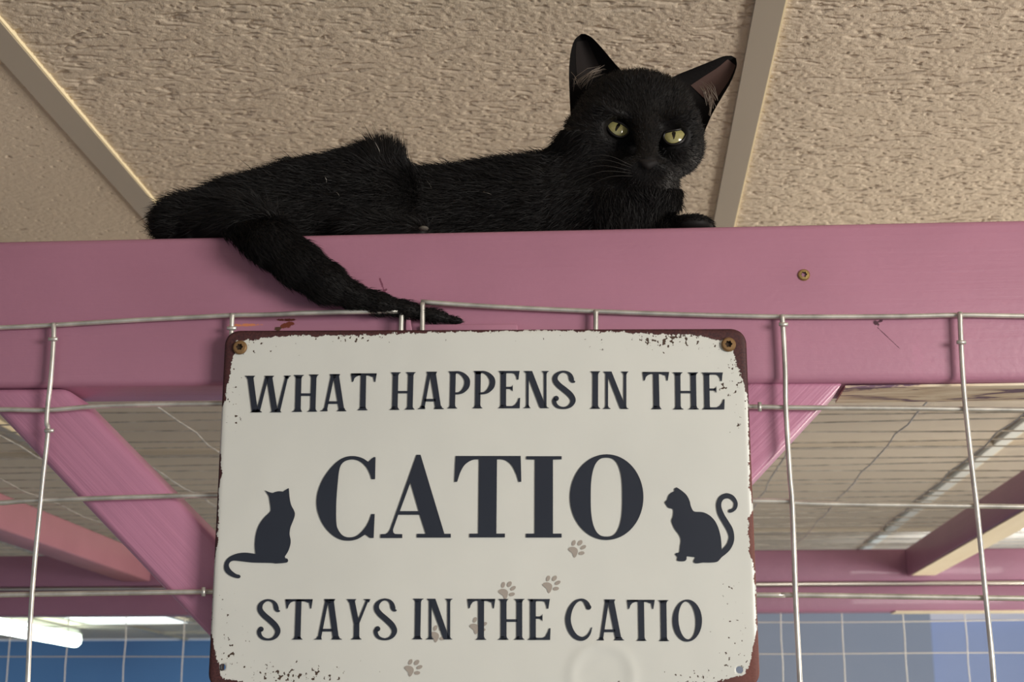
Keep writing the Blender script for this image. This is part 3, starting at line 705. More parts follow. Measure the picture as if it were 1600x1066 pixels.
big = [[scl(bigC, 480, 695, 6.6625)], [scl(bigA, 480, 695, 6.6625), scl(holeA, 480, 695, 6.6625)], [scl(bigT, 700, 695, 5)], [scl(bigI, 700, 695, 5)],
       [scl(ell(1240, 410, 287, 335, 0, 64, 2.0), 700, 695, 5), scl(ell(1239, 410, 124, 308, 0, 64, 2.7), 700, 695, 5)]]
flat('lettering', big, m_ink, 0.0006, 'large bold navy word CATIO')

catL = poly_curve([[(490, 75), (530, 130), (545, 200), (553, 270), (545, 300), (480, 365), (430, 440), (400, 530), (388, 640), (395, 738)], [(395, 738), (330, 728), (270, 725), (200, 735), (130, 765), (85, 810), (68, 870), (80, 920), (120, 958), (170, 982), (220, 992), (238, 978), (230, 958), (190, 945), (140, 905), (118, 860), (130, 825), (170, 808), (250, 815), (370, 828), (560, 832), (610, 838), (710, 830), (733, 815), (728, 790), (705, 782)],
    [(700, 765), (735, 710), (758, 640), (760, 590), (750, 530), (760, 460), (795, 370), (805, 320), (795, 285), (765, 225), (750, 150), (742, 55)], [(735, 55), (695, 78), (680, 88), (640, 85), (600, 92), (575, 102), (540, 95), (490, 75)]])
catR = poly_curve([[(168, 80), (180, 100), (183, 135)], [(183, 135), (140, 155), (110, 190), (95, 235), (68, 265), (80, 290), (110, 330), (160, 345), (170, 370), (165, 430), (148, 480), (160, 530), (190, 590), (235, 650), (258, 710), (250, 790), (240, 860), (205, 870), (193, 890), (218, 918), (212, 955), (240, 968), (300, 968), (325, 945), (330, 912), (380, 915), (430, 920)],
    [(425, 935), (410, 965), (418, 985), (450, 995), (520, 985), (600, 985), (690, 975), (745, 920), (790, 885), (845, 830), (885, 750), (893, 670), (875, 580), (830, 500), (780, 420), (745, 340), (740, 280), (765, 235), (810, 220), (850, 230), (885, 265), (888, 305), (870, 340), (835, 350), (822, 375), (845, 392), (885, 378), (920, 345), (935, 290), (920, 235), (880, 185), (820, 160), (770, 165), (720, 195), (690, 245), (680, 310), (700, 410), (750, 505), (800, 590), (828, 660), (825, 710), (800, 770), (745, 830)],
    [(745, 830), (735, 700), (710, 590), (670, 500), (620, 440), (560, 400), (500, 382), (415, 375), (380, 320), (360, 245), (325, 180), (270, 130), (212, 92), (195, 95), (185, 102), (168, 80)]])
flat('cat_silhouette', [[scl(catL, 340, 755, 6.6625)]], m_ink, 0.0006, 'navy cat silhouette with its tail curling low to the left')
flat('cat_silhouette', [[scl(catR, 1030, 750, 7.614)]], m_ink, 0.0006, 'navy cat silhouette with its tail raised in a curl')
def paw(cx, cy, rot=0.0, s_=1.0, pad=True):
    pd = smooth_loop([(470, 620), (530, 530), (680, 505), (800, 550), (870, 640), (860, 760), (800, 900), (740, 955), (680, 900), (650, 790), (560, 710)])
    loops = [pd] if pad else [ell(690, 610, 200, 100, -0.08)]
    loops += [ell(703, 345, 75, 125, math.radians(22)), ell(965, 340, 85, 130, math.radians(38)), ell(1100, 525, 75, 130, math.radians(60)), ell(1028, 770, 76, 125, math.radians(80))]
    ca, sa = math.cos(rot), math.sin(rot); out = []
    for lp in loops:
        q = [((a - 850) / 26.65 * s_, (b - 700) / 26.65 * s_) for a, b in lp]
        out.append([[(cx + a * ca - b * sa, cy + a * sa + b * ca) for a, b in q]])
    return flat('paw_print', out, m_paw, 0.0003, 'taupe paw print')
for a in ((902, 862, 0, 1, True), (862, 917.5, 0.0, 1, True), (793, 927, -0.1, 1, True), (747.5, 982, 0.0, .98, True), (685, 995, 0.05, .98, True), (645.5, 1048.5, 0.1, 1, True)): paw(*a)
# ------------------------------------------------------------------ the black cat: one continuous body grown from a smooth distance field
YC = 0.945
VX = 0.0015
cat_lo = np.array([at(205, 300, YC).x, Y0 - 0.065, at(640, 540, Y0).z]); cat_hi = np.array([at(1175, 300, YC).x, 1.04, at(900, 70, YC).z])
gn = np.ceil((cat_hi - cat_lo) / VX).astype(int) + 1
GX = [cat_lo[a] + VX * np.arange(gn[a]) for a in range(3)]
FLD = np.full(tuple(gn), 0.05, np.float32)
def region(lo, hi):
    i0 = np.clip(np.floor((lo - cat_lo) / VX).astype(int), 0, gn); i1 = np.clip(np.ceil((hi - cat_lo) / VX).astype(int) + 1, 0, gn)
    sl = tuple(slice(a, b) for a, b in zip(i0, i1))
    g = np.meshgrid(*[GX[a][sl[a]] for a in range(3)], indexing='ij'); return sl, g
def blend(sl, d, k_, sub=False):
    f = FLD[sl]
    if sub: d = -d; h = np.clip(0.5 - 0.5 * (f - d) / k_, 0, 1); FLD[sl] = f * (1 - h) + d * h + k_ * h * (1 - h)
    else: h = np.clip(0.5 + 0.5 * (f - d) / k_, 0, 1); FLD[sl] = f * (1 - h) + d * h - k_ * h * (1 - h)
def ellip(c, r, k_=0.008, roll=0.0, yaw=0.0, sub=False):
    c = np.array(c); r = np.array(r, float); m_ = r.max() + k_ * 2 + 0.012
    sl, g = region(c - m_, c + m_); p = [g[a] - c[a] for a in range(3)]
    ca, sa = math.cos(roll), math.sin(roll)
    x, z = p[0] * ca + p[2] * sa, -p[0] * sa + p[2] * ca
    y = p[1]
    if yaw: cy, sy = math.cos(yaw), math.sin(yaw); x, y = x * cy + y * sy, -x * sy + y * cy
    k0 = np.sqrt((x / r[0]) ** 2 + (y / r[1]) ** 2 + (z / r[2]) ** 2); k1 = np.sqrt((x / r[0] ** 2) ** 2 + (y / r[1] ** 2) ** 2 + (z / r[2] ** 2) ** 2) + 1e-9
    blend(sl, (k0 * (k0 - 1) / k1).astype(np.float32), k_, sub)
def caps(a, b, ra, rb, k_=0.008):
    a, b = np.array(a), np.array(b); m_ = max(ra, rb) + k_ * 2 + 0.012
    sl, g = region(np.minimum(a, b) - m_, np.maximum(a, b) + m_)
    ab = b - a; L = ab.dot(ab); t = np.clip(sum((g[q] - a[q]) * ab[q] for q in range(3)) / L, 0, 1)
    d = np.sqrt(sum((g[q] - a[q] - t * ab[q]) ** 2 for q in range(3))) - (ra + (rb - ra) * t)
    blend(sl, d.astype(np.float32), k_)
def P(px, py, Y): return tuple(at(px, py, Y))
def q(n_, Y=YC): return n_ * pxm(Y)              # pixels -> metres
# torso, shoulder, neck, chest
caps(P(850, 345, 0.955), P(600, 352, 0.955), q(86), q(84), 0.012)
ellip(P(845, 338, 0.945), (q(92), 0.036, q(82)), 0.012)
ellip(P(800, 350, 0.955), (q(150), 0.040, q(90)), 0.012)
caps(P(905, 325, 0.940), P(946, 238, 0.935), q(88), q(68), 0.014)
ellip(P(975, 330, 0.925), (q(74), 0.034, q(90)), 0.012)
caps(P(1000, 360, 0.915), P(1082, 360, 0.900), q(26), q(20), 0.006)
ellip(P(1084, 356, 0.897), (q(30), 0.014, q(16)), 0.004)
# hind end
ellip(P(578, 330, 0.925), (q(80), 0.032, q(101)), 0.010, roll=math.radians(-4))
ellip(P(490, 335, 0.930), (q(118), 0.036, q(84)), 0.016, roll=math.radians(14))
ellip(P(385, 345, 0.925), (q(100), 0.034, q(58)), 0.014, roll=math.radians(10))
ellip(P(300, 352, 0.905), (q(52), 0.028, q(36)), 0.012)
caps(P(560, 365, 0.895), P(655, 366, 0.885), q(22), q(15), 0.006)      # hind foot tucked along the beam
# head
R8 = math.radians(-8)
ellip(P(995, 192, 0.930), (q(94), 0.040, q(70)), 0.010, roll=R8)
ellip(P(933, 222, 0.920), (q(50), 0.027, q(46)), 0.012)
ellip(P(1058, 226, 0.914), (q(40), 0.026, q(46)), 0.012)
ellip(P(1006, 158, 0.918), (q(64), 0.026, q(32)), 0.010, roll=R8)
caps(P(1008, 180, 0.897), P(1012, 245, 0.878), q(19), q(14), 0.010)    # bridge of the nose
ellip(P(994, 268, 0.886), (q(25), 0.013, q(19)), 0.006)
ellip(P(1028, 270, 0.885), (q(24), 0.013, q(18)), 0.006)
ellip(P(1010, 290, 0.892), (q(22), 0.013, q(15)), 0.006)
ellip(P(1012, 253, 0.876), (q(13), 0.006, q(9)), 0.003)
ellip(P(950, 176, 0.896), (q(26), 0.010, q(9)), 0.008, roll=math.radians(-22))   # brows
ellip(P(1066, 188, 0.892), (q(24), 0.010, q(9)), 0.008, roll=math.radians(10))
ellip(P(1000, 300, 0.915), (q(56), 0.030, q(40)), 0.012)               # throat
# keep clear of the timber and the roof mesh
sl, g = region(np.array([cat_lo[0], Y0 - 0.004, cat_lo[2]]), np.array([cat_hi[0], cat_hi[1], ZT + 0.03]))
cut = np.maximum(Y0 - 0.002 - g[1], g[2] - (ZT + np.where(g[1] > Y0 + BD, 0.005, 0.0008)))
FLD[sl] = np.maximum(FLD[sl], -cut.astype(np.float32))
# tail: from the rump over the edge and down the face of the beam
TAIL = [(330, 350, 48, .890), (385, 352, 44, .874), (425, 378, 42, .856), (465, 411, 39, .8555), (508, 441, 35, .8565), (548, 461, 23, .8595), (590, 474, 17, .8615), (635, 484, 13, .8635), (680, 494, 11, .8650), (712, 501, 6, .8665), (730, 505, 2.5, .8675)]
for a, b in zip(TAIL, TAIL[1:]):
    caps(P(a[0], a[1], a[3]), P(b[0], b[1], b[3]), q(a[2] - 4 if a[2] > 20 else a[2] - 1, .86) * .92, q(b[2] - 4 if b[2] > 20 else b[2] - 1, .86) * .92, 0.004)
sl, g = region(np.array([cat_lo[0], Y0 - 0.03, cat_lo[2]]), np.array([cat_hi[0], Y0 + BD, ZT]))
cut = np.maximum(Y0 - 0.0006 - g[1], g[2] - (ZT + 0.0004)); FLD[sl] = np.maximum(FLD[sl], -cut.astype(np.float32))

def sample(p):
    f = (np.asarray(p) - cat_lo) / VX; i = np.clip(f.astype(int), 0, gn - 2); t = f - i
    out = np.zeros(len(f))
    for dx in (0, 1):
        for dy in (0, 1):
            for dz_ in (0, 1):
                w = (t[:, 0] if dx else 1 - t[:, 0]) * (t[:, 1] if dy else 1 - t[:, 1]) * (t[:, 2] if dz_ else 1 - t[:, 2])
                out += w * FLD[i[:, 0] + dx, i[:, 1] + dy, i[:, 2] + dz_]
    return out
def grad(p, e=0.003):
    p = np.asarray(p); gtmp = np.stack([sample(p + np.eye(3)[a] * e) - sample(p - np.eye(3)[a] * e) for a in range(3)], 1)
    return gtmp / (np.linalg.norm(gtmp, axis=1, keepdims=True) + 1e-9)
def surf(px, py):
    d = np.array(ray(px, py)); d /= d[1]; ys = np.arange(Y0 - 0.06, 1.03, 0.0005)
    pts = np.array(EYE) + d[None] * ys[:, None]; s_ = sample(pts); h = np.where(s_ < 0)[0]
    return pts[h[0]] if len(h) else None
# eye openings
EYES = []
for outline in ([(318, 255), (345, 246), (400, 265), (470, 290), (530, 330), (542, 360), (530, 395), (495, 420), (455, 425), (400, 405), (350, 360), (325, 310)],
                [(918, 420), (935, 385), (980, 370), (1040, 360), (1100, 350), (1135, 360), (1140, 400), (1112, 455), (1065, 490), (1010, 503), (960, 490), (925, 455)]):
    pts = [(900 + a / 6.664, 150 + b / 6.664) for a, b in outline]
    cx, cy = sum(p[0] for p in pts) / len(pts), sum(p[1] for p in pts) / len(pts)
    EYES.append((pts, cx, cy, surf(cx, cy)))
for pts, cx, cy, s_ in EYES: ellip(s_ + np.array((0, -0.001, 0)), (q(19), 0.0055, q(15)), 0.003, sub=True)

def surface_nets():
    s_ = FLD < 0
    A = np.zeros(tuple(gn - 1), np.uint8)
    for dx in (0, 1):
        for dy in (0, 1):
            for dz_ in (0, 1): A += s_[dx:gn[0] - 1 + dx, dy:gn[1] - 1 + dy, dz_:gn[2] - 1 + dz_]
    cells = np.argwhere((A > 0) & (A < 8)); idx = np.full(tuple(gn - 1), -1, np.int64); idx[tuple(cells.T)] = np.arange(len(cells))
    acc = np.zeros((len(cells), 3)); cnt = np.zeros(len(cells))
    offs = np.array([(a, b, c) for a in (0, 1) for b in (0, 1) for c in (0, 1)])
    for i in range(8):
        for j in range(i + 1, 8):
            if abs(offs[i] - offs[j]).sum() != 1: continue
            fa = FLD[tuple((cells + offs[i]).T)]; fb_ = FLD[tuple((cells + offs[j]).T)]
            mk = (fa < 0) != (fb_ < 0); t = np.where(mk, fa / np.where(mk, fa - fb_, 1), 0)
            acc += np.where(mk[:, None], offs[i] + t[:, None] * (offs[j] - offs[i]), 0); cnt += mk
    V = cat_lo + VX * (cells + acc / cnt[:, None])
    Q = []
    for ax in range(3):
        u, v = [(1, 2), (2, 0), (0, 1)][ax]
        n0 = [slice(None)] * 3; n1 = [slice(None)] * 3; n0[ax] = slice(0, gn[ax] - 1); n1[ax] = slice(1, gn[ax])
        a, b = s_[tuple(n0)], s_[tuple(n1)]; e = np.argwhere(a != b)
        e = e[(e[:, u] > 0) & (e[:, v] > 0) & (e[:, u] < gn[u] - 1) & (e[:, v] < gn[v] - 1)]
        du = np.zeros(3, int); du[u] = 1; dv = np.zeros(3, int); dv[v] = 1
        c = [idx[tuple((e - o_).T)] for o_ in (du + dv, dv, 0 * du, du)]
        quad = np.stack(c, 1); inside = s_[tuple(e.T)]
        quad = np.where(inside[:, None], quad, quad[:, ::-1]); Q.append(quad)
    Q = np.concatenate(Q); Q = Q[(Q >= 0).all(1)]
    return V, Q
CV, CQ = surface_nets()
E_ = np.concatenate([CQ[:, [0, 1]], CQ[:, [1, 2]], CQ[:, [2, 3]], CQ[:, [3, 0]]])
for it in range(3):
    acc = np.zeros_like(CV); cnt = np.zeros(len(CV))
    np.add.at(acc, E_[:, 0], CV[E_[:, 1]]); np.add.at(cnt, E_[:, 0], 1); np.add.at(acc, E_[:, 1], CV[E_[:, 0]]); np.add.at(cnt, E_[:, 1], 1)
    CV = CV * 0.5 + 0.5 * acc / np.maximum(cnt, 1)[:, None]

# fur: tapered strands grown from the skin, lying back along the body
PX0, PY0 = None, None
RMt = np.array(RM.transposed()); EY = np.array(EYE)
def projn(p):
    c = (p - EY) @ RMt.T; return 800 + F * c[:, 0] / -c[:, 2], 533 - F * c[:, 1] / -c[:, 2]
def fur(N_):
    T = np.concatenate([CQ[:, [0, 1, 2]], CQ[:, [0, 2, 3]]]); a, b, c = CV[T[:, 0]], CV[T[:, 1]], CV[T[:, 2]]
    ar = np.linalg.norm(np.cross(b - a, c - a), axis=1); cdf = np.cumsum(ar) / ar.sum()
    ti = np.searchsorted(cdf, rng.random(N_)); r1, r2 = np.sqrt(rng.random(N_)), rng.random(N_)
    p = a[ti] * (1 - r1)[:, None] + b[ti] * (r1 * (1 - r2))[:, None] + c[ti] * (r1 * r2)[:, None]
    n_ = grad(p); px, py = projn(p)
    on_top = (p[:, 2] < ZT + 0.008) & (p[:, 1] > Y0 - 0.002) & (n_[:, 2] < 0.2)
    eye = np.zeros(len(p), bool)
    for pts, cx, cy, s_ in EYES: eye |= (((px - cx) / 23) ** 2 + ((py - cy) / 19) ** 2 < 1) & (p[:, 1] < 0.92)
    nose = (((px - 1012) / 13) ** 2 + ((py - 253) / 8) ** 2 < 1) & (p[:, 1] < 0.9)
    against = (p[:, 1] > Y0 - 0.004) & (p[:, 2] < ZT) 
    keep = ~(on_top | eye | nose | against)
    p, n_, px, py = p[keep], n_[keep], px[keep], py[keep]; M = len(p)
    flow = np.tile(np.array((-1.0, 0.0, -0.15)), (M, 1)); L = np.full(M, 0.013)
    head = (px > 880) & (py < 292); nx = P(1012, 250, 0.875)
    hv = p - np.array(nx); hv /= np.linalg.norm(hv, axis=1, keepdims=True); flow[head] = hv[head]
    dn = np.hypot(px - 1012, py - 250); L[head] = np.clip(0.0022 + dn[head] * 0.000035, 0.0022, 0.0065)
    chest = (px > 930) & (py >= 292); flow[chest] = (0.12, -0.15, -1); L[chest] = 0.009
    neck = (px > 860) & (px <= 930) & (py > 200); flow[neck] = (-0.8, 0, -0.5); L[neck] = 0.009
    paw_ = (px > 1050) & (py > 320); flow[paw_] = (1, -.2, 0); L[paw_] = 0.003
    rw = np.clip((px - 520) / 85, 0, 1) ** 1.5 * (px < 662) * np.clip((275 - py) / 22, 0, 1) * (p[:, 1] < 0.965); ridge = rw > 0
    flow = flow * (1 - rw)[:, None] + np.array((0.1, 0, 0.9)) * rw[:, None]; L = L * (1 - 0.25 * rw) * np.where((px > 470) & (px < 570) & (py < 300), 0.75, 1) * (1 + 0.35 * rw * (px > 585))
    back = (px > 660) & (px < 850) & (py < 285); flow[back] = (-0.9, 0, 0.12); L[back] = 0.012
    rump = px < 300; flow[rump] = (-1, 0, 0.1); L[rump] = 0.012
    tail = (p[:, 1] < Y0 - 0.001) & (p[:, 2] < ZT + 0.004) & (px < 760) & (px > 320)
    flow[tail] = (0.85, -0.05, -0.5); tp = np.clip((px - 420) / 240, 0, 1); flow[tail] = np.stack([0.7 + 0.3 * tp, -0.03 + 0 * tp, -0.7 + 0.55 * tp], 1)[tail]
    L[tail] = (0.009 - 0.005 * tp)[tail]
    # keep every strand tangent-ish and slightly lifted
    flow = flow / np.linalg.norm(flow, axis=1, keepdims=True)
    tan = flow - n_ * (flow * n_).sum(1)[:, None]; tan /= (np.linalg.norm(tan, axis=1, keepdims=True) + 1e-6)
    jit = rng.normal(0, 0.28, (M, 3)); lift = rng.uniform(0.15, 0.5, M); lift += 0.35 * rw; lift[tail] *= 0.6; jit[tail] *= 0.6; lift[head] *= 0.6
    d0 = tan + n_ * (lift + 0.25)[:, None] + jit; d0 /= np.linalg.norm(d0, axis=1, keepdims=True)
    d1 = tan + n_ * (lift * 0.45)[:, None] + jit * 0.8; d1 /= np.linalg.norm(d1, axis=1, keepdims=True)
    d0 = d0 * (1 - 0.5 * rw)[:, None] + flow * (0.6 * rw)[:, None]; d1 = d1 * (1 - 0.6 * rw)[:, None] + flow * (0.8 * rw)[:, None]
    L = L * rng.uniform(0.55, 1.15, M); long_ = rng.random(M) < 0.03; L[long_ & ~head & ~tail] *= 1.5
    m1 = p + d0 * (L * 0.45)[:, None]; tip = m1 + d1 * (L * 0.6)[:, None]
    # never into the timber
    for arr in (m1, tip):
        bad = (arr[:, 1] > Y0 - 0.0008) & (arr[:, 2] < ZT + 0.001); arr[bad, 1] = np.where(p[bad, 1] < Y0, Y0 - 0.0008, arr[bad, 1]); arr[bad & (p[:, 1] >= Y0), 2] = ZT + 0.0012
    view = p - EY; side = np.cross(d0, view); side /= (np.linalg.norm(side, axis=1, keepdims=True) + 1e-9)
    rnd = rng.normal(0, 0.5, (M, 3)); side = side + rnd; side /= np.linalg.norm(side, axis=1, keepdims=True)
    w = np.where(head, 0.00016, 0.00022)[:, None]
    root = p - n_ * 0.0008
    V = np.stack([root - side * w, root + side * w, m1 - side * w * .8, m1 + side * w * .8, tip], 1).reshape(-1, 3)
    base = np.arange(M)[:, None] * 5
    return V, base + np.array([[0, 1, 3, 2]]), base + np.array([[2, 3, 4]])
FV, FQ, FT = fur(150000)
m_fur = Mat('black_fur', (0.006, 0.0055, 0.006, 1), 0.6, spec=0.20)
_n = m_fur.noise(m_fur.coord((1, 1, 1)), 40, 2); m_fur.color(m_fur.mix(_n, (0.0035, 0.0035, 0.004, 1), (0.009, 0.0075, 0.007, 1)))

cat = thing('cat', 'black cat with yellow eyes lying on the pink beam, tail hanging down over its front', 'cat', tuple(P(700, 364, 0.93)))
def big_mesh(name, V, polys, mat, parent, smooth_n):
    me = bpy.data.meshes.new(name); me.vertices.add(len(V)); me.vertices.foreach_set('co', np.asarray(V, np.float32).ravel())
    loops = np.concatenate([p_.ravel() for p_ in polys]); tot = np.concatenate([np.full(len(p_), p_.shape[1]) for p_ in polys])
    me.loops.add(len(loops)); me.loops.foreach_set('vertex_index', loops.astype(np.int32))
    me.polygons.add(len(tot)); me.polygons.foreach_set('loop_start', (np.cumsum(tot) - tot).astype(np.int32))
    sm = np.zeros(len(tot), bool); sm[:smooth_n] = True; me.polygons.foreach_set('use_smooth', sm)
    me.update(calc_edges=True); me.validate()
    o_ = bpy.data.objects.new(name, me); COL.objects.link(o_); me.materials.append(mat.m)
    o_.parent = parent; o_.matrix_parent_inverse = parent.matrix_basis.inverted(); return o_
nb = len(CV)
big_mesh('body', np.concatenate([CV, FV]), [CQ, FQ + nb, FT + nb], m_fur, cat, len(CQ))

# ears: curved shells, open side to the camera
m_ear = Mat('black_ear', (0.008, 0.007, 0.007, 1), 0.95, spec=0.12)
_n = m_ear.noise(m_ear.coord((300, 300, 900)), 1.0, 3); m_ear.bump(_n, 0.6, 0.0008)
m_earin = Mat('inner_ear_skin', srgb(34, 29, 28), 0.8, spec=0.2)
m_tuft = Mat('pale_ear_hair', srgb(110, 97, 84), 0.6)
def ear(name, left, right, Yb, Yt, depth, inner_from, inner_to, skin, tufts, label):
    n = 16; nu = 13; Lc = catmull(left, 6); Rc = catmull(right, 6)
    pick = lambda C, t: C[min(len(C) - 1, int(round(t * (len(C) - 1))))]
    Vf, Vb = [], []
    for j in range(n + 1):
        t = j / n; l, r = pick(Lc, t), pick(Rc, t)
        for i in range(nu):
            u = i / (nu - 1); x, y = l[0] + (r[0] - l[0]) * u, l[1] + (r[1] - l[1]) * u
            Y = Yb + (Yt - Yb) * t; bow = depth * (1 - (2 * u - 1) ** 2) * (1 - 0.75 * t)
            Vf.append(at(x, y, Y + bow)); Vb.append(at(x, y, Y + bow + 0.0004 + 0.0022 * (1 - (2 * u - 1) ** 4) * (1 - t ** 6)))
    N0 = len(Vf); V = Vf + Vb; Fc = []; mi = []
    for j in range(n):
        for i in range(nu - 1):
            a = j * nu + i; Fc.append((a, a + 1, a + nu + 1, a + nu)); mi.append(1 if inner_from[0] <= i / (nu - 2) <= inner_from[1] and inner_to[0] <= j / n <= inner_to[1] else 0)
    for j in range(n):
        for i in range(nu - 1):
            a = N0 + j * nu + i; Fc.append((a + nu, a + nu + 1, a + 1, a)); mi.append(0)
    rim = [j * nu for j in range(n + 1)] + [n * nu + i for i in range(1, nu)] + [j * nu + nu - 1 for j in range(n - 1, -1, -1)] + [i for i in range(nu - 2, 0, -1)]
    for a, b in zip(rim, rim[1:] + rim[:1]): Fc.append((b, a, a + N0, b + N0)); mi.append(0)
    e = obj(name, V, Fc, None, cat, True, mats=[m_ear, m_ear], mat_idx=mi)
    # skin inside the ear
    Vs, Fs = [], []; ids = {}
    for j in range(n):
        for i in range(nu - 1):
            if mi[j * (nu - 1) + i]:
                quad = []
                for w in (j * nu + i, j * nu + i + 1, (j + 1) * nu + i + 1, (j + 1) * nu + i):
                    if w not in ids: ids[w] = len(Vs); Vs.append(V[w] + Vector((0, -0.0006, 0)))
                    quad.append(ids[w])
                Fs.append(tuple(quad))
    if Fs: obj('inner_ear', Vs, Fs, skin, e, True)['label'] = 'bare skin inside the ear'
    parts = []
    for (x0, y0, x1, y1, nh, spread) in tufts:
        for h in range(nh):
            sx, sy = random.gauss(0, spread), random.gauss(0, spread); ex, ey = random.gauss(0, spread * 1.3), random.gauss(0, spread * 1.3)
            a = at(x0 + sx, y0 + sy, Yb - 0.002); b = at(x1 + ex, y1 + ey, Yb - 0.004); m_ = (a + b) / 2 + Vector((0, -0.003, 0.001))
            parts.append(tube([a, m_, b], [0.00016, 0.00014, 0.00004], 4))
    if parts: v, f = merge(parts); obj('ear_tuft', v, f, m_tuft, e)['label'] = 'pale hairs inside the ear'
    e['label'] = label; return e
ear('ear', [(892, 190), (890, 150), (889, 110), (892, 80), (898, 62), (908, 53)], [(985, 150), (974, 116), (958, 96), (938, 72), (924, 58), (914, 53)], 0.928, 0.934, 0.020, (0.10, 0.72), (0.30, 0.72), m_earin,
    [(905, 128, 942, 106, 10, 4), (915, 134, 938, 112, 8, 4), (898, 120, 902, 138, 5, 3)], 'upright black ear')
ear('ear', [(1036, 135), (1052, 120), (1080, 108), (1110, 96), (1130, 88), (1143, 87)], [(1100, 208), (1112, 180), (1128, 152), (1142, 128), (1151, 104), (1150, 91)], 0.922, 0.938, 0.018, (0.35, 0.95), (0.22, 0.80), Mat('brown_ear_skin', srgb(72, 54, 49), 0.8, spec=0.2),
    [(1108, 160, 1092, 134, 9, 3), (1112, 168, 1104, 140, 8, 3), (1108, 178, 1112, 160, 6, 2.5), (1118, 155, 1100, 132, 5, 3)], 'black ear turned outwards')

# eyes
m_eye = Mat('yellow_green_iris', srgb(168, 160, 88), 0.12, spec=0.6, Coat_Weight=0.6, Coat_Roughness=0.05)
_n = m_eye.noise(m_eye.coord((1, 1, 1)), 500, 3); m_eye.color(m_eye.mix(_n, srgb(126, 121, 76), srgb(164, 157, 104)))
m_pup = Mat('pupil_black', (0.002, 0.002, 0.002, 1), 0.06, spec=0.6)
m_lid = Mat('dark_eyelid', (0.006, 0.0045, 0.0045, 1), 0.4, spec=0.35)
PUP = [[(452, 285), (432, 292), (417, 318), (408, 348), (412, 366), (424, 358), (440, 336), (458, 312), (462, 295)], [(1030, 372), (1000, 378), (1000, 400), (1010, 430), (1018, 452), (1028, 432), (1036, 402), (1038, 382)]]
for (pts, cx, cy, s_), pup in zip(EYES, PUP):
    Ye = s_[1] + 0.0002; Rr = 0.0105
    c = at(cx, cy, Ye)
    def dome(x, y, lift=0.0):
        p = at(x, y, Ye); d2 = (p.x - c.x) ** 2 + (p.z - c.z) ** 2; Yd = Ye + Rr - math.sqrt(max(1e-9, Rr * Rr - d2)) - 0.0006 - lift
        return at(x, y, Yd)
    loop = smooth_loop(pts, 3); n = len(loop); V = [dome(cx, cy)]; Fc = []
    for rg in range(1, 9):
        for x, y in loop: V.append(dome(cx + (x - cx) * rg / 8, cy + (y - cy) * rg / 8))
    for i in range(n): Fc.append((0, 1 + (i + 1) % n, 1 + i))
    for rg in range(7):
        for i in range(n): a = 1 + rg * n; Fc.append((a + i, a + (i + 1) % n, a + n + (i + 1) % n, a + n + i))
    e = obj('eye', V, [f[::-1] for f in Fc], m_eye, cat, True); e['label'] = 'yellow-green eye'
    pl = smooth_loop([(900 + a / 6.664, 150 + b / 6.664) for a, b in pup], 3); mx, my = sum(p[0] for p in pl) / len(pl), sum(p[1] for p in pl) / len(pl)
    V = [dome(mx, my, 0.0001)]; Fc = []; n2 = len(pl)
    for rg in range(1, 4):
        for x, y in pl: V.append(dome(mx + (x - mx) * rg / 3, my + (y - my) * rg / 3, 0.0001))
    for i in range(n2): Fc.append((0, 1 + i, 1 + (i + 1) % n2))
    for rg in range(2):
        for i in range(n2): a = 1 + rg * n2; Fc.append((a + i, a + n2 + i, a + n2 + (i + 1) % n2, a + (i + 1) % n2))
    obj('pupil', V, Fc, m_pup, e, True)
    ring = [dome(cx + (x - cx) * 1.06, cy + (y - cy) * 1.06) + Vector((0, -0.0002, 0)) for x, y in loop]; ring.append(ring[0]); ring.append(ring[1])
    v, f = tube(ring, 0.0009, 6, False); obj('eyelid', v, f, m_lid, e, True)
# nose leather
nv_ = smooth_loop([(1000, 250), (1012, 247), (1026, 251), (1024, 258), (1015, 264), (1008, 263), (1001, 257)], 3)
ns = surf(1012, 254); V = [at(1012, 255, ns[1] - 0.0022)] + [at(1012 + (x - 1012) * .6, 255 + (y - 255) * .6, ns[1] - 0.0018) for x, y in nv_] + [at(x, y, ns[1] + 0.0006) for x, y in nv_]
n = len(nv_); Fc = [(0, 1 + (i + 1) % n, 1 + i) for i in range(n)] + [(1 + i, 1 + (i + 1) % n, 1 + n + (i + 1) % n, 1 + n + i) for i in range(n)]
obj('nose', V, [f[::-1] for f in Fc], Mat('nose_leather', (0.012, 0.010, 0.010, 1), 0.7, spec=0.25), cat, True)
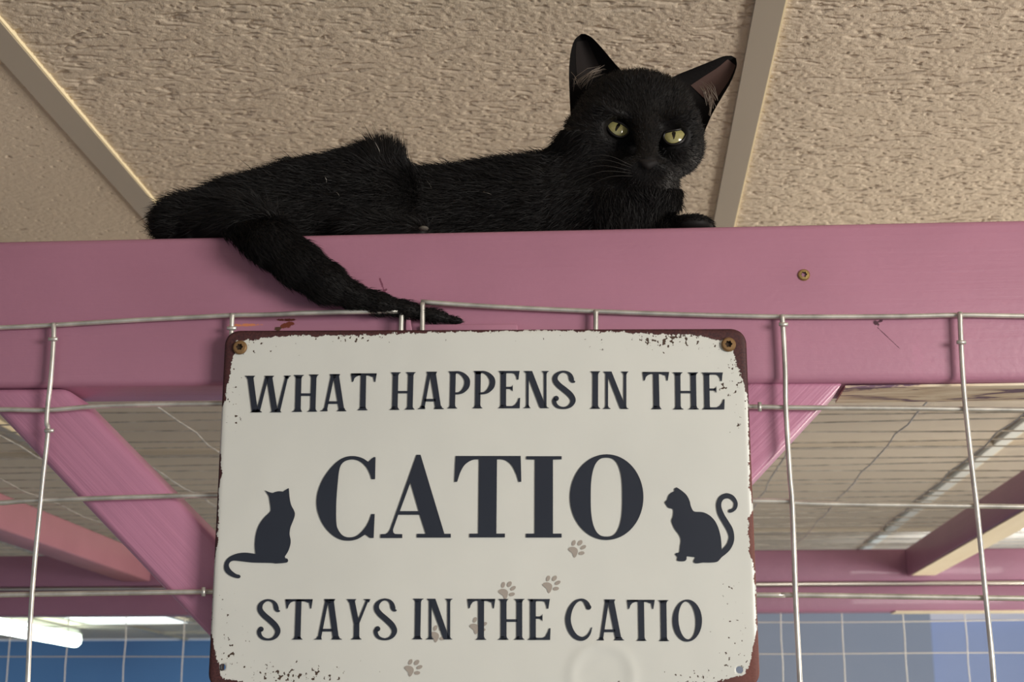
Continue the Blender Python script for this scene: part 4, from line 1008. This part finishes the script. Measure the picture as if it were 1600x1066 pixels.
# whiskers
m_whisk = Mat('whisker', srgb(46, 44, 42), 0.6)
def whisk(a, b, sag, parts, Yb=None):
    s_ = surf(*a)
    if s_ is None: return
    p0 = Vector(s_) + Vector((0, 0.001, 0)); p1 = at(b[0], b[1], s_[1] + random.uniform(-0.012, 0.004)); pm = (p0 + p1) / 2 + Vector((0, -0.006, sag))
    parts.append(tube([Vector(x) for x in catmull([tuple(p0), tuple(pm), tuple(p1)], 6)], [0.00018 * (1 - i / 14) for i in range(13)], 4))
pw = []
for a, b in (((990, 262), (900, 258)), ((988, 266), (890, 272)), ((990, 270), (892, 286)), ((993, 274), (905, 300)), ((990, 259), (906, 247)), ((1034, 266), (1088, 268)), ((1034, 270), (1096, 284)), ((1032, 274), (1092, 300)), ((1030, 277), (1078, 312))): whisk(a, b, 0.002, pw)
v, f = merge(pw); obj('whiskers', v, f, m_whisk, cat)
# a few stray white guard hairs
m_wh = Mat('white_hair', srgb(150, 146, 138), 0.5)
for a, b in (((596, 245), (586, 222)), ((612, 228), (612, 212)), ((510, 285), (508, 277)), ((665, 280), (675, 295)), ((525, 300), (530, 306)), ((755, 300), (768, 304))):
    s_ = surf(*a)
    if s_ is None: continue
    v, f = tube([at(a[0], a[1], s_[1] - 0.003), at((a[0] + b[0]) / 2 + 1, (a[1] + b[1]) / 2, s_[1] - 0.007), at(b[0], b[1], s_[1] - 0.008)], [0.0002, 0.00018, 0.00006], 4); obj('white_hair', v, f, m_wh, cat)
# grey pad of the tucked hind paw showing just above the beam
c = P(662, 357, Y0 + 0.0035); V, Fc = [], []
for j in range(7):
    for i in range(14):
        th_, ph = math.pi * j / 6, 2 * math.pi * i / 14
        V.append((c[0] + 0.0030 * math.sin(th_) * math.cos(ph), c[1] + 0.003 * math.sin(th_) * math.sin(ph) , c[2] + 0.0013 * math.cos(th_)))
for j in range(6):
    for i in range(14): a = j * 14; Fc.append((a + i, a + 14 + i, a + 14 + (i + 1) % 14, a + (i + 1) % 14))
obj('toe_pad', V, Fc, Mat('grey_toe_pad', srgb(84, 80, 72), 0.8), cat, True)['label'] = 'grey toe pad of the tucked hind paw'
